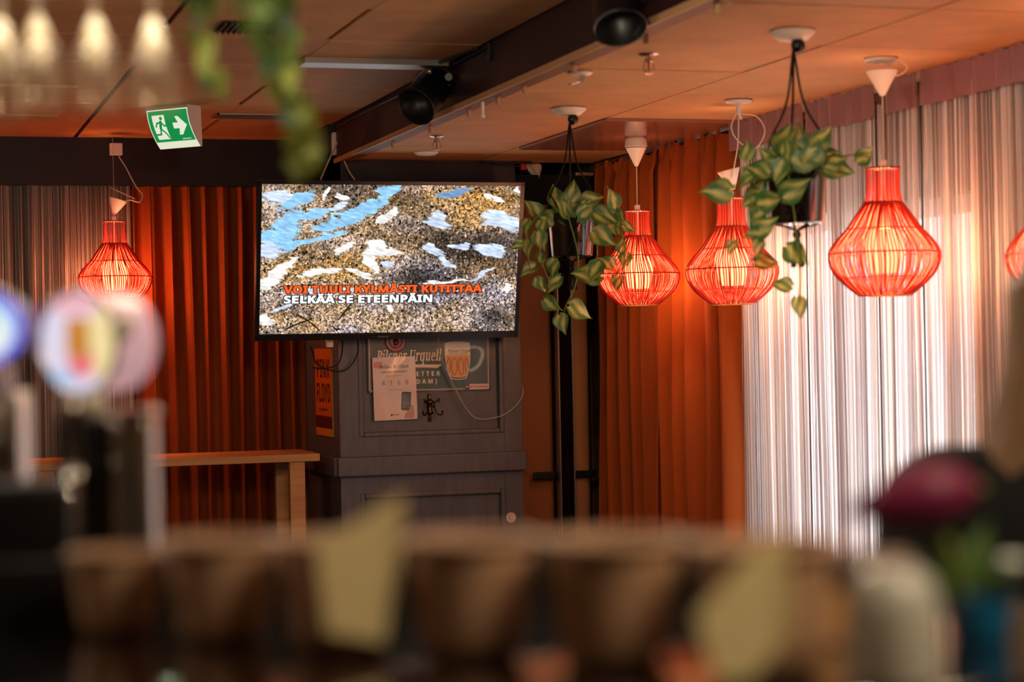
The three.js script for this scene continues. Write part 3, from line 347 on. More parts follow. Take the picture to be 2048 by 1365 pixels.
// ---------------------------------------------------------------- exit sign
{
  const th = -0.82, t = thing('exit_sign', 'green illuminated exit sign with running figure and arrow on the ceiling', 'sign', [1.125, CL, -8.36], th), W = 0.215, H = 0.155;
  const curve = (v) => 0.04 - 0.075 * v * v - 0.01 * v, n = 14, pos = [], uv = [], idx = [];
  for (let j = 0; j <= n; j++) { const v = j / n; for (const s of [0, 1]) { pos.push((s - 0.5) * W, -0.012 - v * H, curve(v)); uv.push(s, 1 - v); } if (j < n) { const k = j * 2; idx.push(k, k + 2, k + 1, k + 1, k + 2, k + 3); } }
  const g = new THREE.BufferGeometry(); g.setAttribute('position', new THREE.Float32BufferAttribute(pos, 3)); g.setAttribute('uv', new THREE.Float32BufferAttribute(uv, 2)); g.setIndex(idx); g.computeVertexNormals();
  const tex = canvas(430, 320, (c, w, h) => {
    c.fillStyle = '#f4f6d8'; c.fillRect(0, 0, w, h); c.fillStyle = '#12954a'; c.fillRect(8, 10, w - 16, 256); c.fillStyle = '#f6f8e0';
    c.fillRect(46, 46, 130, 200); c.beginPath(); c.moveTo(250, 118); c.lineTo(308, 118); c.lineTo(284, 66); c.lineTo(320, 66); c.lineTo(396, 142); c.lineTo(320, 218); c.lineTo(284, 218); c.lineTo(308, 166); c.lineTo(250, 166); c.fill();
    c.strokeStyle = c.fillStyle = '#12954a'; c.lineCap = c.lineJoin = 'round'; c.beginPath(); c.arc(136, 74, 15, 0, 7); c.fill(); c.lineWidth = 26; c.beginPath(); c.moveTo(128, 104); c.lineTo(112, 158); c.stroke(); c.lineWidth = 14; c.beginPath(); c.moveTo(122, 108); c.lineTo(86, 112); c.lineTo(70, 140); c.moveTo(132, 108); c.lineTo(158, 138); c.lineTo(184, 134); c.moveTo(112, 160); c.lineTo(150, 196); c.lineTo(168, 236); c.moveTo(110, 162); c.lineTo(96, 204); c.lineTo(52, 206); c.stroke();
    c.fillStyle = '#e8f4d8'; c.fillRect(292, 248, 90, 6);
  });
  part('lit_face', g, new THREE.MeshStandardMaterial({ color: '#222222', roughness: 0.3, emissive: 0xffffff, emissiveMap: tex, emissiveIntensity: 0.85, side: THREE.DoubleSide }), t);
  const sh = new THREE.Shape(); sh.moveTo(0.043, 0); sh.lineTo(0.043, -0.012); for (let j = 0; j <= n; j++) sh.lineTo(curve(j / n) - 0.0015, -0.012 - j / n * H); sh.lineTo(-0.052, -0.012 - H); sh.lineTo(-0.045, 0);
  part('housing', new THREE.ExtrudeGeometry(sh, { depth: W + 0.008, bevelEnabled: false }).translate(0, 0, -W / 2 - 0.004).rotateY(-Math.PI / 2), std('#d8c8c0', 0.5), t);
  const l = area(W, 0.12, new THREE.Color(0.8, 1.0, 0.6), 0.6, [1.125 + Math.sin(th) * 0.06, CL - 0.09, -8.36 + Math.cos(th) * 0.06], [1.125 + Math.sin(th), CL - 0.35, -8.36 + Math.cos(th)], 'sign_light');
}

// ---------------------------------------------------------------- fittings on the ceiling
for (const [x, z, label] of [[2.151, -5.52, 'chrome fire sprinkler on the lower ceiling beside the ceiling spotlight'], [2.123, -7.84, 'chrome fire sprinkler on the lower ceiling above the television']]) {
  const t = thing('fire_sprinkler', label, 'sprinkler', [x, CR, z]);
  part('escutcheon', lathe([[0, -0.008], [0.016, -0.008], [0.03, -0.002], [0.031, 0], [0, 0]], 24), M.chrome, t); part('body', lathe([[0.009, 0], [0.01, -0.018], [0.013, -0.02], [0.013, -0.026], [0, -0.026]], 12), M.chrome, t);
  part('frame', [tube([[0.011, -0.024, 0], [0.016, -0.036, 0], [0.013, -0.05, 0], [0.0, -0.055, 0]], 0.0025), tube([[-0.011, -0.024, 0], [-0.016, -0.036, 0], [-0.013, -0.05, 0], [0, -0.055, 0]], 0.0025), new THREE.CylinderGeometry(0.014, 0.014, 0.002, 16).translate(0, -0.058, 0)], M.chrome, t); part('bulb', new THREE.CylinderGeometry(0.003, 0.003, 0.026, 8).translate(0, -0.038, 0), std('#c02020', 0.2), t);
}
{ const t = thing('ceiling_hook', 'pale ceiling hook plate with a small bent arm near the bulkhead', 'hook', [2.073, CR, -5.915]); part('plate', lathe([[0, -0.012], [0.036, -0.01], [0.042, 0], [0, 0]], 28), M.white, t); part('arm', [rod([0.01, -0.01, 0], [0.0, -0.03, 0], 0.009), tube([[0, -0.03, 0], [-0.015, -0.036, 0], [-0.035, -0.04, 0], [-0.038, -0.036, 0]], 0.003)], M.chrome, t); }
solo('smoke_detector', lathe([[0, -0.016], [0.04, -0.014], [0.055, -0.004], [0.055, 0], [0, 0]], 32).translate(2.253, CR, -8.5), M.white, 'flat white smoke detector on the lower ceiling above the television', 'smoke detector');
solo('ceiling_strip', span(1.38, 1.9, CL - 0.022, CL - 0.002, -6.83, -6.95), M.alu, 'aluminium strip fixed across the higher ceiling beside the bulkhead', 'strip');
{ const t = thing('ceiling_grille', 'narrow slotted ceiling vent with bright slats beside the exit sign', 'vent', [1.54, CL, -8.62]); part('frame', [span(-0.2, 0.2, -0.006, 0, -0.075, -0.065), span(-0.2, 0.2, -0.006, 0, 0.065, 0.075), span(-0.2, -0.19, -0.006, 0, -0.075, 0.075), span(0.19, 0.2, -0.006, 0, -0.075, 0.075)], M.alu, t); for (let i = 0; i < 4; i++) part('slat', box(0.38, 0.004, 0.014).rotateX(0.5).translate(0, -0.006, -0.045 + i * 0.03), M.chrome, t); }
for (const [z, label] of [[-7.83, 'pale flat access plate on the higher ceiling, away from the exit sign'], [-8.79, 'pale flat access plate on the higher ceiling beside the dark soffit']]) solo('access_plate', rbox(0.3, 0.012, 0.24, 0.003, 0.53, CL - 0.006, z), M.ceilB, label, 'plate');
{ const t = thing('ceiling_grille', 'dark slotted vent in the higher ceiling behind the hanging ivy', 'vent', [1.085, CL, -6.23]); part('backing', box(0.2, 0.004, 0.2, 0, -0.003, 0), M.void, t); for (let i = 0; i < 11; i++) part('slat', box(0.006, 0.008, 0.19, -0.09 + i * 0.018, -0.008, 0), M.darkwood, t); }
function spotlight(label, pos, aim) {
  const t = thing('ceiling_spotlight', label, 'spotlight', pos);
  const q = new THREE.Quaternion().setFromUnitVectors(V(0, -1, 0), V(...aim).normalize());
  const b = part('body', lathe([[0.0, 0.11], [0.045, 0.105], [0.06, 0.08], [0.064, 0.0], [0.07, -0.09], [0.074, -0.1], [0.066, -0.1], [0.055, -0.03], [0, -0.025]], 32), std('#0c0a10', 0.4), t); b.quaternion.copy(q);
  part('bracket', [tube([[0.06, 0.02, 0.05], [0.075, 0.03, 0.05], [0.085, 0.03, -0.02], [0.085, 0.03, -0.06]], 0.008, 16), rbox(0.03, 0.1, 0.06, 0.005, 0.085, 0.04, -0.05)], M.black, t);
  part('knob', [new THREE.CylinderGeometry(0.014, 0.014, 0.012, 14).rotateX(Math.PI / 2).translate(0.055, 0.05, 0.075), new THREE.SphereGeometry(0.012, 12, 8).translate(-0.01, 0.07, 0.065)], M.steel, t);
}
spotlight('black cylindrical spotlight on the bulkhead, between the sprinkler and the television', [1.84, 2.5, -6.9], [-0.55, -0.5, 0.5]);
spotlight('black cylindrical spotlight on the bulkhead close to the bar', [1.84, 2.505, -4.95], [-0.1, -0.8, 0.5]);
{ const t = thing('cable_tray', 'loose dark cable running along the top of the bulkhead', 'cable'); part('cable', [tube([[1.92, 2.59, -8.8], [1.925, 2.596, -8.2], [1.918, 2.588, -7.6], [1.92, 2.6, -6.4]], 0.006, 40), tube([[1.91, 2.6, -7.4], [1.86, 2.603, -7.0], [1.9, 2.6, -6.45]], 0.005, 20)], M.rubber, t); part('strap', rbox(0.015, 0.06, 0.02, 0.003, 1.922, 2.58, -6.4), M.black, t); }

// ---------------------------------------------------------------- hanging plants
function leafGeo(bend, fold, curl) {
  const nu = 8, nv = 3, pos = [], col = [], idx = [];
  for (let i = 0; i <= nu; i++) { const u = i / nu, w = 0.46 * Math.sin(Math.PI * Math.pow(u * 0.985 + 0.012, 0.6)) * (1 - 0.3 * u);
    for (let j = -nv; j <= nv; j++) { const v = j / nv, lobe = Math.abs(v) > 0.6 && u < 0.2 ? -0.1 * (1 - u * 5) : 0; pos.push(u + lobe, v * w * Math.cos(fold), Math.abs(v) * w * Math.sin(fold) - bend * u * u + curl * v * u * 0.3);
      const pale = Math.max(0, Math.min(1, 0.85 - Math.abs(v) * 1.5 + 0.75 * Math.sin(u * 7 + j * 1.9 + bend * 23 + curl * 5))); col.push(0.06 + 0.64 * pale, 0.2 + 0.48 * pale, 0.045 + 0.15 * pale);
      if (i < nu && j < nv) { const q = i * (2 * nv + 1) + j + nv; idx.push(q, q + 2 * nv + 1, q + 1, q + 1, q + 2 * nv + 1, q + 2 * nv + 2); } } }
  const g = new THREE.BufferGeometry(); g.setAttribute('position', new THREE.Float32BufferAttribute(pos, 3)); g.setAttribute('color', new THREE.Float32BufferAttribute(col, 3)); g.setIndex(idx); g.computeVertexNormals(); return g;
}
const leafVars = [leafGeo(0.1, 0.25, 0.2), leafGeo(0.2, 0.12, -0.3), leafGeo(0.05, 0.4, 0.1), leafGeo(-0.08, 0.2, 0.4)];
const leafMat = new THREE.MeshPhysicalMaterial({ vertexColors: true, roughness: 0.45, side: THREE.DoubleSide, transmission: 0.3 });
const stemMat = std('#6a7a28', 0.6), potMat = M.gloss;
function plant(label, potLabel, pos, drop, k, leaves, vines, cover) {
  const t = thing('hanging_pot', potLabel, 'pot', pos, YAW), R = 0.085, top = -drop, h = 0.156;
  part('pot', lathe([[0, top - h], [R - 0.018, top - h], [R - 0.012, top - h + 0.006], [R, top - 0.004], [R, top], [R - 0.006, top], [R - 0.01, top - 0.02], [0, top - 0.022]], 40), potMat, t);
  part('soil', new THREE.CylinderGeometry(R - 0.011, R - 0.011, 0.01, 28).translate(0, top - 0.02, 0), std('#20140c', 1), t);
  part('ceiling_rose', lathe([[0, -0.03], [0.04, -0.028], [0.062, -0.01], [0.062, 0], [0, 0]], 32), M.white, t);
  part('hook', [rod([0, -0.025, 0], [0.006, -0.05, 0], 0.006), new THREE.SphereGeometry(0.02, 12, 10).translate(0.012, -0.045, 0.01)], M.black, t);
  const hang = []; for (let i = 0; i < 3; i++) { const a = i * 2.094 + 0.5, c = Math.cos(a), s = Math.sin(a), a2 = a + 1.047, r2 = R + 0.003; const kn = [c * (R + 0.004), top + 0.07, s * (R + 0.004)];
    hang.push(tube([[0, -0.05, 0], [c * 0.03, top * 0.55, s * 0.03], kn], 0.0035, 12)); for (const d of [-1.047, 1.047]) hang.push(tube([kn, [Math.cos(a + d * 0.6) * r2, top - 0.02, Math.sin(a + d * 0.6) * r2], [Math.cos(a + d) * (R - 0.004), top - h * 0.55, Math.sin(a + d) * (R - 0.004)], [Math.cos(a + d * 0.7) * (R - 0.017), top - h * 0.97, Math.sin(a + d * 0.7) * (R - 0.017)], [Math.cos(a + d * 0.6) * 0.03, top - h - 0.008, Math.sin(a + d * 0.6) * 0.03], [0, top - h - 0.02, 0]], 0.003, 24)); }
  part('macrame_cord', hang, M.blackCloth, t);
  part('tassel', [new THREE.SphereGeometry(0.012, 12, 8).translate(0, top - h - 0.03, 0), ...[0, 1, 2, 3, 4, 5].map((i) => tube([[0, top - h - 0.03, 0], [0.01 * Math.cos(i), top - h - 0.07, 0.01 * Math.sin(i)], [0.016 * Math.cos(i + 0.4), top - h - 0.12, 0.016 * Math.sin(i + 0.4)]], 0.004, 8, 5))], M.blackCloth, t);
  const p = thing('trailing_plant', label, 'plant', [pos[0], pos[1] - drop - 0.015, pos[2]], YAW);
  const place = (x, y, z, ang, len, v) => { const m = part('leaf', leafVars[v % 4], leafMat, p); m.scale.setScalar(len); const d = V(Math.cos(ang), Math.sin(ang), rr(-0.35, 0.35)).normalize(), nrm = V(rr(-0.45, 0.45), rr(-0.1, 0.75), 1); const sx = d, sy = nrm.clone().cross(d).normalize(), sz = d.clone().cross(sy); m.matrix.makeBasis(sx, sy, sz); m.quaternion.setFromRotationMatrix(m.matrix); m.position.set(x - d.x * len * 0.5, y - d.y * len * 0.5, z); };
  leaves.forEach(([x, y, ang, len, z], i) => place(x * k, -y * k + 0.015, z ?? rr(0.03, 0.13), ang * Math.PI / 180, len * k, i));
  for (let i = 0; i < cover; i++) { const a = rr(0, 6.28), r = rr(0.02, 0.13); place(Math.cos(a) * r, rr(0.0, 0.06), Math.sin(a) * r, a + rr(-0.6, 0.6), rr(0.06, 0.09), i); }
  for (const v of vines) part('stem', tube(v.map(([x, y, z]) => V(x * k, -y * k + 0.015, z ?? 0.08)), 0.0022, 30, 5), stemMat, p);
}
plant('trailing variegated plant with yellowing leaves beside the television', 'glossy black pot in a black macrame hanger beside the television', [2.35, CR, -6.83], 0.386, 0.001813, [[-31, -38, 100, 50], [2, -43, 85, 45], [-80, -13, 135, 45], [77, -28, 115, 48], [-3, -15, -30, 40], [42, -25, 10, 45], [67, 12, -20, 55], [92, 10, -40, 40], [62, 54, -30, 55], [-91, 28, -100, 34], [-88, 69, -90, 40], [-63, 57, -70, 42], [-60, 30, -80, 34], [-111, 62, -150, 28], [-90, 115, -145, 40], [-62, 92, -80, 30], [-40, 112, -100, 42], [-65, 142, -60, 34], [-39, 144, -130, 46], [-40, 182, -30, 42], [-24, 222, -75, 42], [15, 197, -25, 56], [24, 124, 175, 62], [42, 122, -110, 50], [65, 99, 150, 38], [112, 34, -20, 30], [99, 64, 80, 34], [102, 99, -100, 36], [84, 145, -100, 36], [-55, 8, 170, 45], [28, -8, 60, 45], [82, 30, -60, 50]],
  [[[-60, 0, 0.07], [-88, 30, 0.1], [-90, 70, 0.1], [-85, 115, 0.1]], [[-45, 0, 0.09], [-65, 60, 0.11], [-62, 95, 0.11], [-45, 145, 0.1]], [[-10, 0, 0.1], [10, 90, 0.1], [2, 150, 0.1], [-18, 190, 0.1], [-22, 222, 0.1]], [[40, 0, 0.09], [48, 80, 0.1], [40, 122, 0.1]], [[45, 0, 0.09], [85, 25, 0.1], [102, 65, 0.1], [95, 145, 0.1]]], 10);
plant('trailing variegated green plant in front of the rattan lamp', 'glossy black pot in a black macrame hanger in front of the rattan lamp', [2.385, CR, -5.02], 0.38, 0.001381, [[-169, 50, 180, 66, 0.1], [-100, -37, 95, 46], [-26, -54, 70, 72], [-8, -60, 95, 60], [42, -51, 50, 56], [22, -17, 5, 84, 0.1], [76, 10, -12, 70, 0.08], [135, -19, 40, 48, 0.05], [-90, 10, 160, 55], [-68, 15, -160, 50], [-15, 50, 35, 66, 0.14], [-63, 70, 20, 56], [-95, 65, -140, 54], [-85, 95, -120, 50], [-73, 120, 35, 60], [-98, 138, -170, 44], [-137, 160, -110, 34], [-90, 165, -95, 40], [-65, 190, 0, 52], [-5, 178, -40, 60], [-38, 235, 170, 46], [-10, 285, -78, 48], [-60, -20, 140, 50], [-45, 20, -100, 55], [-75, 40, 60, 50], [-40, -5, 20, 50], [-20, -30, 120, 52], [10, 0, -30, 55], [-110, 30, -130, 46], [70, -5, 20, 50]],
  [[[-60, 0, 0.06], [-100, 40, 0.1], [-95, 100, 0.1], [-90, 165, 0.1]], [[-20, 0, 0.09], [-28, 40, 0.13], [-18, 100, 0.13], [-10, 180, 0.11], [-5, 215, 0.1], [-12, 285, 0.1]], [[40, 0, 0.08], [100, -18, 0.07], [140, -15, 0.05]], [[-40, 0, 0.08], [-110, 30, 0.1], [-150, 48, 0.1]], [[-80, 130, 0.1], [-110, 140, 0.1], [-137, 155, 0.1]]], 16);

// ---------------------------------------------------------------- the bar, close to the camera
const barX = 0.42, barZ = -1.25;
{ const t = thing('bar_counter', 'dark bar counter under the taps and the shelf', 'bar counter', [-0.15, 0, -1.5], 0.0); part('front', box(1.9, 1.06, 0.6, 0, 0.53, 0), M.darkwood, t); part('worktop', rbox(2.0, 0.04, 0.84, 0.01, 0, 1.08, 0), M.black, t); }
{ const t = thing('bar_shelf', 'glossy black raised shelf carrying the row of cups', 'shelf', [0.42, 1.1, -1.25], 0.0); part('board', rbox(0.92, 0.02, 0.5, 0.006, -0.01, 0.29, 0.0), M.gloss, t); part('upstand', rbox(0.66, 0.05, 0.012, 0.003, -0.13, 0.322, -0.244), M.black, t); for (const [x, z] of [[-0.4, -0.2], [0.38, -0.2], [-0.4, 0.17], [0.38, 0.17]]) part('post', new THREE.CylinderGeometry(0.012, 0.012, 0.28, 16).translate(x, 0.14, z), M.steel, t); }
const SY = 1.4001;
const cupTex = noiseTex(128, 128, (u, v) => { const k = 1 + 0.12 * fbm(u * 9, v * 9, 41, 3); return [176 * k, 136 * k, 104 * k]; });
const cupMat = new THREE.MeshStandardMaterial({ map: cupTex, roughness: 0.6 });
const cupLabels = ['smallest brown tapered cup, at the tap tower end of the row', 'brown tapered cup standing second from the tap tower', 'brown tapered cup behind the first folded napkin, third from the tap tower', 'brown tapered cup standing fourth from the tap tower', 'brown tapered cup standing fifth from the tap tower', 'brown tapered cup at the wooden box end of the row'];
for (const [x, z, s, n] of [[0.146, -1.425, 0.78, 0], [0.211, -1.365, 0.92, 1], [0.278, -1.3, 0.96, 2], [0.352, -1.235, 1.0, 3], [0.424, -1.165, 1.03, 4], [0.492, -1.09, 1.04, 5]]) {
  const t = thing('tapered_cup', cupLabels[n], 'cup', [x, SY, z], rr(0, 6), 'row of brown cups on the bar shelf'); t.scale.setScalar(s);
  part('wall', lathe([[0, 0.0], [0.022, 0], [0.029, 0.003], [0.0325, 0.01], [0.036, 0.035], [0.038, 0.055], [0.0418, 0.073], [0.0398, 0.074], [0.036, 0.055], [0.034, 0.035], [0.028, 0.008], [0, 0.006]], 36), cupMat, t); part('rim', new THREE.TorusGeometry(0.042, 0.0028, 8, 40).rotateX(Math.PI / 2).translate(0, 0.0735, 0), cupMat, t);
}
const napkinMat = std('#e8d49a', 0.8, { side: THREE.DoubleSide, transmission: 0.15 });
function napkin(label, x, y, z, pts, th) { const s = new THREE.Shape(pts.map(([a, b]) => new THREE.Vector2(a, b))); const t = thing('folded_napkin', label, 'napkin', [x, y, z], YAW); part('outer_fold', new THREE.ExtrudeGeometry(s, { depth: 0.002, bevelEnabled: false }).rotateY(0.2), napkinMat, t); part('inner_fold', new THREE.ExtrudeGeometry(s, { depth: 0.0015, bevelEnabled: false }).scale(0.92, 0.92, 1).rotateY(-0.12).translate(0, 0, -0.006), napkinMat, t); }
napkin('cream folded napkin leaning against the middle cups', 0.276, SY, -1.232, [[-0.02, 0.02], [-0.026, 0.075], [0.0, 0.088], [0.03, 0.105], [0.026, 0.06], [0.016, 0.012]], 0);
napkin('cream folded napkin leaning against the last cup beside the wooden box', 0.45, SY, -1.03, [[-0.016, 0.01], [-0.026, 0.045], [0.0, 0.072], [0.026, 0.09], [0.03, 0.05], [0.026, 0.03], [0.004, 0.008]], 0);
{ const t = thing('wooden_box', 'small tan wooden box with a dark lid at the end of the cups', 'box', [0.6, SY, -1.19], YAW); part('body', rbox(0.082, 0.038, 0.06, 0.003, 0, 0.019, 0), M.wood, t); part('lid', rbox(0.086, 0.018, 0.064, 0.003, 0, 0.047, 0), M.darkwood, t); }
{ const t = thing('salt_shaker', 'pale grey dome-topped shaker in front of the wooden box', 'shaker', [0.54, SY, -1.02]); part('body', lathe([[0, 0], [0.026, 0], [0.028, 0.004], [0.027, 0.04], [0.0255, 0.05]], 32), std('#b8b2a2', 0.4), t); part('dome', lathe([[0.0255, 0.05], [0.022, 0.062], [0.012, 0.069], [0, 0.0705]], 32), std('#a8a49a', 0.35), t); }
{ // flowers in a blue glass
  const t = thing('blue_tumbler', 'small blue glass holding the flowers', 'glass', [0.672, SY, -1.15]); t.scale.set(0.75, 0.65, 0.75); part('glass', lathe([[0, 0], [0.024, 0], [0.026, 0.004], [0.029, 0.045], [0.027, 0.045], [0.024, 0.006], [0, 0.005]], 32), std('#1f6f9c', 0.1, { transmission: 0.4 }), t);
  const f = thing('magenta_flower', 'magenta flower drooping to the side of the blue glass', 'flower', [0.662, SY + 0.01, -1.155], YAW), mag = std('#6e0438', 0.55, { side: THREE.DoubleSide });
  part('stem', tube([[0.002, 0, 0], [-0.006, 0.045, 0.002], [-0.014, 0.07, 0], [-0.006, 0.082, 0], [0.016, 0.09, 0]], 0.0035, 30, 8), stemMat, f);
  const bud = new THREE.Group(); bud.name = 'bloom'; bud.position.set(0.012, 0.092, 0); bud.rotation.z = 0.2 + Math.PI / 2; bud.scale.y = 1.25; f.add(bud);
  for (let i = 0; i < 7; i++) { const pet = lathe([[0.003, 0], [0.018, 0.012], [0.024, 0.03], [0.017, 0.048], [0.004, 0.066]], 8); const g = new THREE.LatheGeometry([[0.003, 0], [0.018, 0.012], [0.0235, 0.028], [0.016, 0.048], [0.003, 0.064 + 0.004 * (i % 3)]].map((p) => new THREE.Vector2(...p)), 6, 0, 1.3); const m = part('petal', g, mag, bud); m.rotation.y = i * 0.9; m.rotation.z = 0.06 * (i % 2); }
  for (const [dx, dy, a, l] of [[0.004, 0.03, 1.2, 0.04], [-0.012, 0.025, 2.2, 0.04], [0.012, 0.02, 0.7, 0.034]]) { const m = part('leaf', leafVars[1], std('#3f5c1e', 0.6, { side: THREE.DoubleSide }), f); m.scale.set(l, l * 0.6, l); m.position.set(dx, dy, 0.004); m.rotation.z = a; }
  const w = thing('white_blossom_sprig', 'sprig of small white blossoms beside the magenta flower', 'flower', [0.705, SY, -1.14]); part('stem', tube([[0, 0, 0], [0.008, 0.03, 0], [0.018, 0.055, 0.002]], 0.002, 12), stemMat, w);
  for (const [x, y, z] of [[0.018, 0.058, 0.002], [0.026, 0.046, 0.006], [0.014, 0.044, 0.01], [0.028, 0.034, 0.01], [-0.02, 0.05, 0.008]]) part('blossom', lathe([[0, 0.004], [0.007, 0.006], [0.009, 0.001], [0.004, -0.005], [0, -0.006]], 10).translate(x, y, z), std('#c8d0c4', 0.6), w);
}
// beer taps with illuminated medallions
function tap(label, x, z, y, r, turn, face, ring, steelTower, glintKnobs) {
  const t = thing('beer_tap', label, 'beer tap', [x, 1.1, z], YAW); const Y = y - 1.1;
  const m = new THREE.Group(); m.name = 'medallion'; m.position.set(0, Y, 0); m.rotation.y = turn - YAW; t.add(m);
  part('housing', new THREE.CylinderGeometry(r * 1.0, r * 0.94, 0.05, 48).rotateX(Math.PI / 2).translate(0, 0, -0.028), ring, m);
  part('illuminated_face', new THREE.CylinderGeometry(r, r, 0.006, 48).rotateX(Math.PI / 2).rotateZ(Math.PI / 2), [ring, face, ring], m);
  part('chrome_rim', new THREE.TorusGeometry(r, 0.003, 10, 60).translate(0, 0, 0.002), M.chrome, m);
  part('tower', rbox(0.05, Y - r - 0.022, 0.05, 0.006, 0, (Y - r - 0.022) / 2, -0.03), steelTower ? M.steel : M.black, t);
  if (glintKnobs) for (const [dx, dy] of [[0.046, 0.012], [0.021, -0.056]]) part('knob', lathe([[0, -0.012], [0.008, -0.009], [0.01, 0], [0.008, 0.009], [0, 0.012]], 20).translate(dx, Y + dy, 0.04), std('#f4ead2', 0.25), t);  // cream knobs added in place of bright glints on chrome
  part('neck', new THREE.CylinderGeometry(0.012, 0.014, 0.05, 20).translate(0, Y - r - 0.01, -0.03), M.chrome, t);
  part('spout', [tube([[0, Y - r - 0.07, -0.01], [0, Y - r - 0.068, 0.03], [0, Y - r - 0.085, 0.05], [0, Y - r - 0.12, 0.052]], 0.009, 20, 12)], M.chrome, t);
  part('handle', lathe([[0, 0], [0.007, 0.002], [0.006, 0.03], [0.01, 0.045], [0.011, 0.055], [0, 0.062]], 20).rotateX(0.3).translate(0.0, Y - r - 0.058, 0.025), M.steel, t);
  return t;
}
const face2 = canvas(256, 256, (c) => { c.fillStyle = '#e6dcee'; c.fillRect(0, 0, 256, 256); const blob = (x, y, rx, ry, col) => { c.fillStyle = col; c.beginPath(); c.ellipse(x, y, rx, ry, 0, 0, 7); c.fill(); }; blob(128, 34, 92, 24, '#f4b6c2'); blob(70, 216, 60, 20, '#b4d0f2'); blob(206, 130, 46, 84, '#fbe2a4'); blob(140, 178, 44, 36, '#f07a80'); c.fillStyle = '#d98a3c'; c.fillRect(92, 70, 74, 92); c.fillStyle = '#c8862a'; c.fillRect(112, 100, 54, 56); });
const face1 = canvas(256, 256, (c) => { c.fillStyle = '#6a6af0'; c.fillRect(0, 0, 256, 256); c.fillStyle = '#cfe8f6'; c.beginPath(); c.ellipse(128, 130, 92, 92, 0, 0, 7); c.fill(); c.fillStyle = '#f0f4ea'; c.fillRect(70, 110, 116, 100); c.fillStyle = '#9cd0f0'; c.fillRect(80, 70, 80, 40); });
const lit = (tex, k) => new THREE.MeshStandardMaterial({ color: '#222222', roughness: 0.3, emissive: 0xffffff, emissiveMap: tex, emissiveIntensity: k });
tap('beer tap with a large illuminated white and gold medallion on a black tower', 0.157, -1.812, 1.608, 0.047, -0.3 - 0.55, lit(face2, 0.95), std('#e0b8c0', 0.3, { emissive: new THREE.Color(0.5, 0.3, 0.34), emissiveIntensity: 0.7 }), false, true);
tap('beer tap with an illuminated blue medallion on a steel tower', 0.079, -1.838, 1.622, 0.035, -0.25, lit(face1, 1.0), std('#5a5ae0', 0.3), true);
{ const t = thing('tap_column', 'brushed steel tap column beside the black tap tower', 'column', [0.204, 1.1, -1.81], YAW); part('column', rbox(0.036, 0.44, 0.04, 0.008, 0, 0.22, 0), M.steel, t); part('cap', rbox(0.04, 0.008, 0.044, 0.003, 0, 0.444, 0), M.steel, t); }
solo('tap_tower_box', rbox(0.2, 0.4, 0.05, 0.01, 0.03, 1.3, -1.6), M.black, 'black tap tower box at the end of the bar counter', 'tap tower');
// hanging glasses
const glassMat = new THREE.MeshPhysicalMaterial({ color: '#fbf4e6', roughness: 0.08, transmission: 0.94, thickness: 0, ior: 1.5, side: THREE.DoubleSide });
const glintMat = std('#f6ead2', 0.2, { transmission: 0.15 });  // near-white solid that stands in for the highlight on each flute bowl
for (const [x, z, dy, nth] of [[0.135, -1.947, 0, 'third from'], [0.187, -1.931, -0.002, 'second from'], [0.24, -1.915, -0.004, 'nearest to'], [0.098, -1.9, -0.012, 'fourth from'], [0.078, -1.965, 0, 'farthest from']]) {
  const t = thing('champagne_flute', `clear champagne flute hanging upside down under the rack, ${nth} the ivy`, 'glass', [x, 2.0 + dy, z], 0, 'flutes hanging under the bar rack');
  part('foot', lathe([[0, -0.002], [0.024, 0], [0.024, 0.0015], [0.004, 0.001]], 28), glassMat, t); part('stem', lathe([[0.004, 0], [0.003, -0.03], [0.0035, -0.075], [0.006, -0.085]], 16), glassMat, t); part('bowl_glint', lathe([[0.003, -0.078], [0.008, -0.086], [0.0115, -0.1], [0.0105, -0.115], [0.006, -0.13], [0, -0.132]], 20), glintMat, t); part('bowl', lathe([[0.003, -0.085], [0.012, -0.095], [0.02, -0.115], [0.0225, -0.132], [0.022, -0.15], [0.019, -0.168]], 32), glassMat, t);
}
{ const t = thing('glass_rack', 'dark wooden overhead rack holding the flutes', 'rack', [0.1, 1.969, -1.94], 0); part('board', rbox(0.9, 0.03, 0.34, 0.004, 0, 0.07, 0), M.darkwood, t); for (const z of [-0.045, -0.005, 0.012, 0.045]) part('rail', rbox(0.9, 0.008, 0.01, 0.002, 0, 0.028, z), M.darkwood, t); for (const x of [-0.4, 0.4]) { part('rail_end', rbox(0.02, 0.04, 0.2, 0.003, x, 0.04, 0), M.darkwood, t); part('hanger', rod([x, 0.08, 0], [x, 0.644, 0], 0.006), M.black, t); } }
{ const t = thing('added_rack_light', 'added unseen light strip that brightens the flutes under the bar rack', 'lamp', [0.12, 1.99, -1.86]); part('channel', box(0.62, 0.012, 0.02, 0, 0.006, 0), M.alu, t); part('diffuser', box(0.6, 0.004, 0.014, 0, -0.002, 0), new THREE.MeshStandardMaterial({ color: '#fff2dc', emissive: new THREE.Color(1, 0.86, 0.62), emissiveIntensity: 5 }), t); area(0.6, 0.014, new THREE.Color(1, 0.86, 0.62), 40, [0.12, 1.984, -1.86], [0.12, 1, -1.9], 'added_rack_strip_light'); }  // added strip, out of view, to brighten flutes and ivy
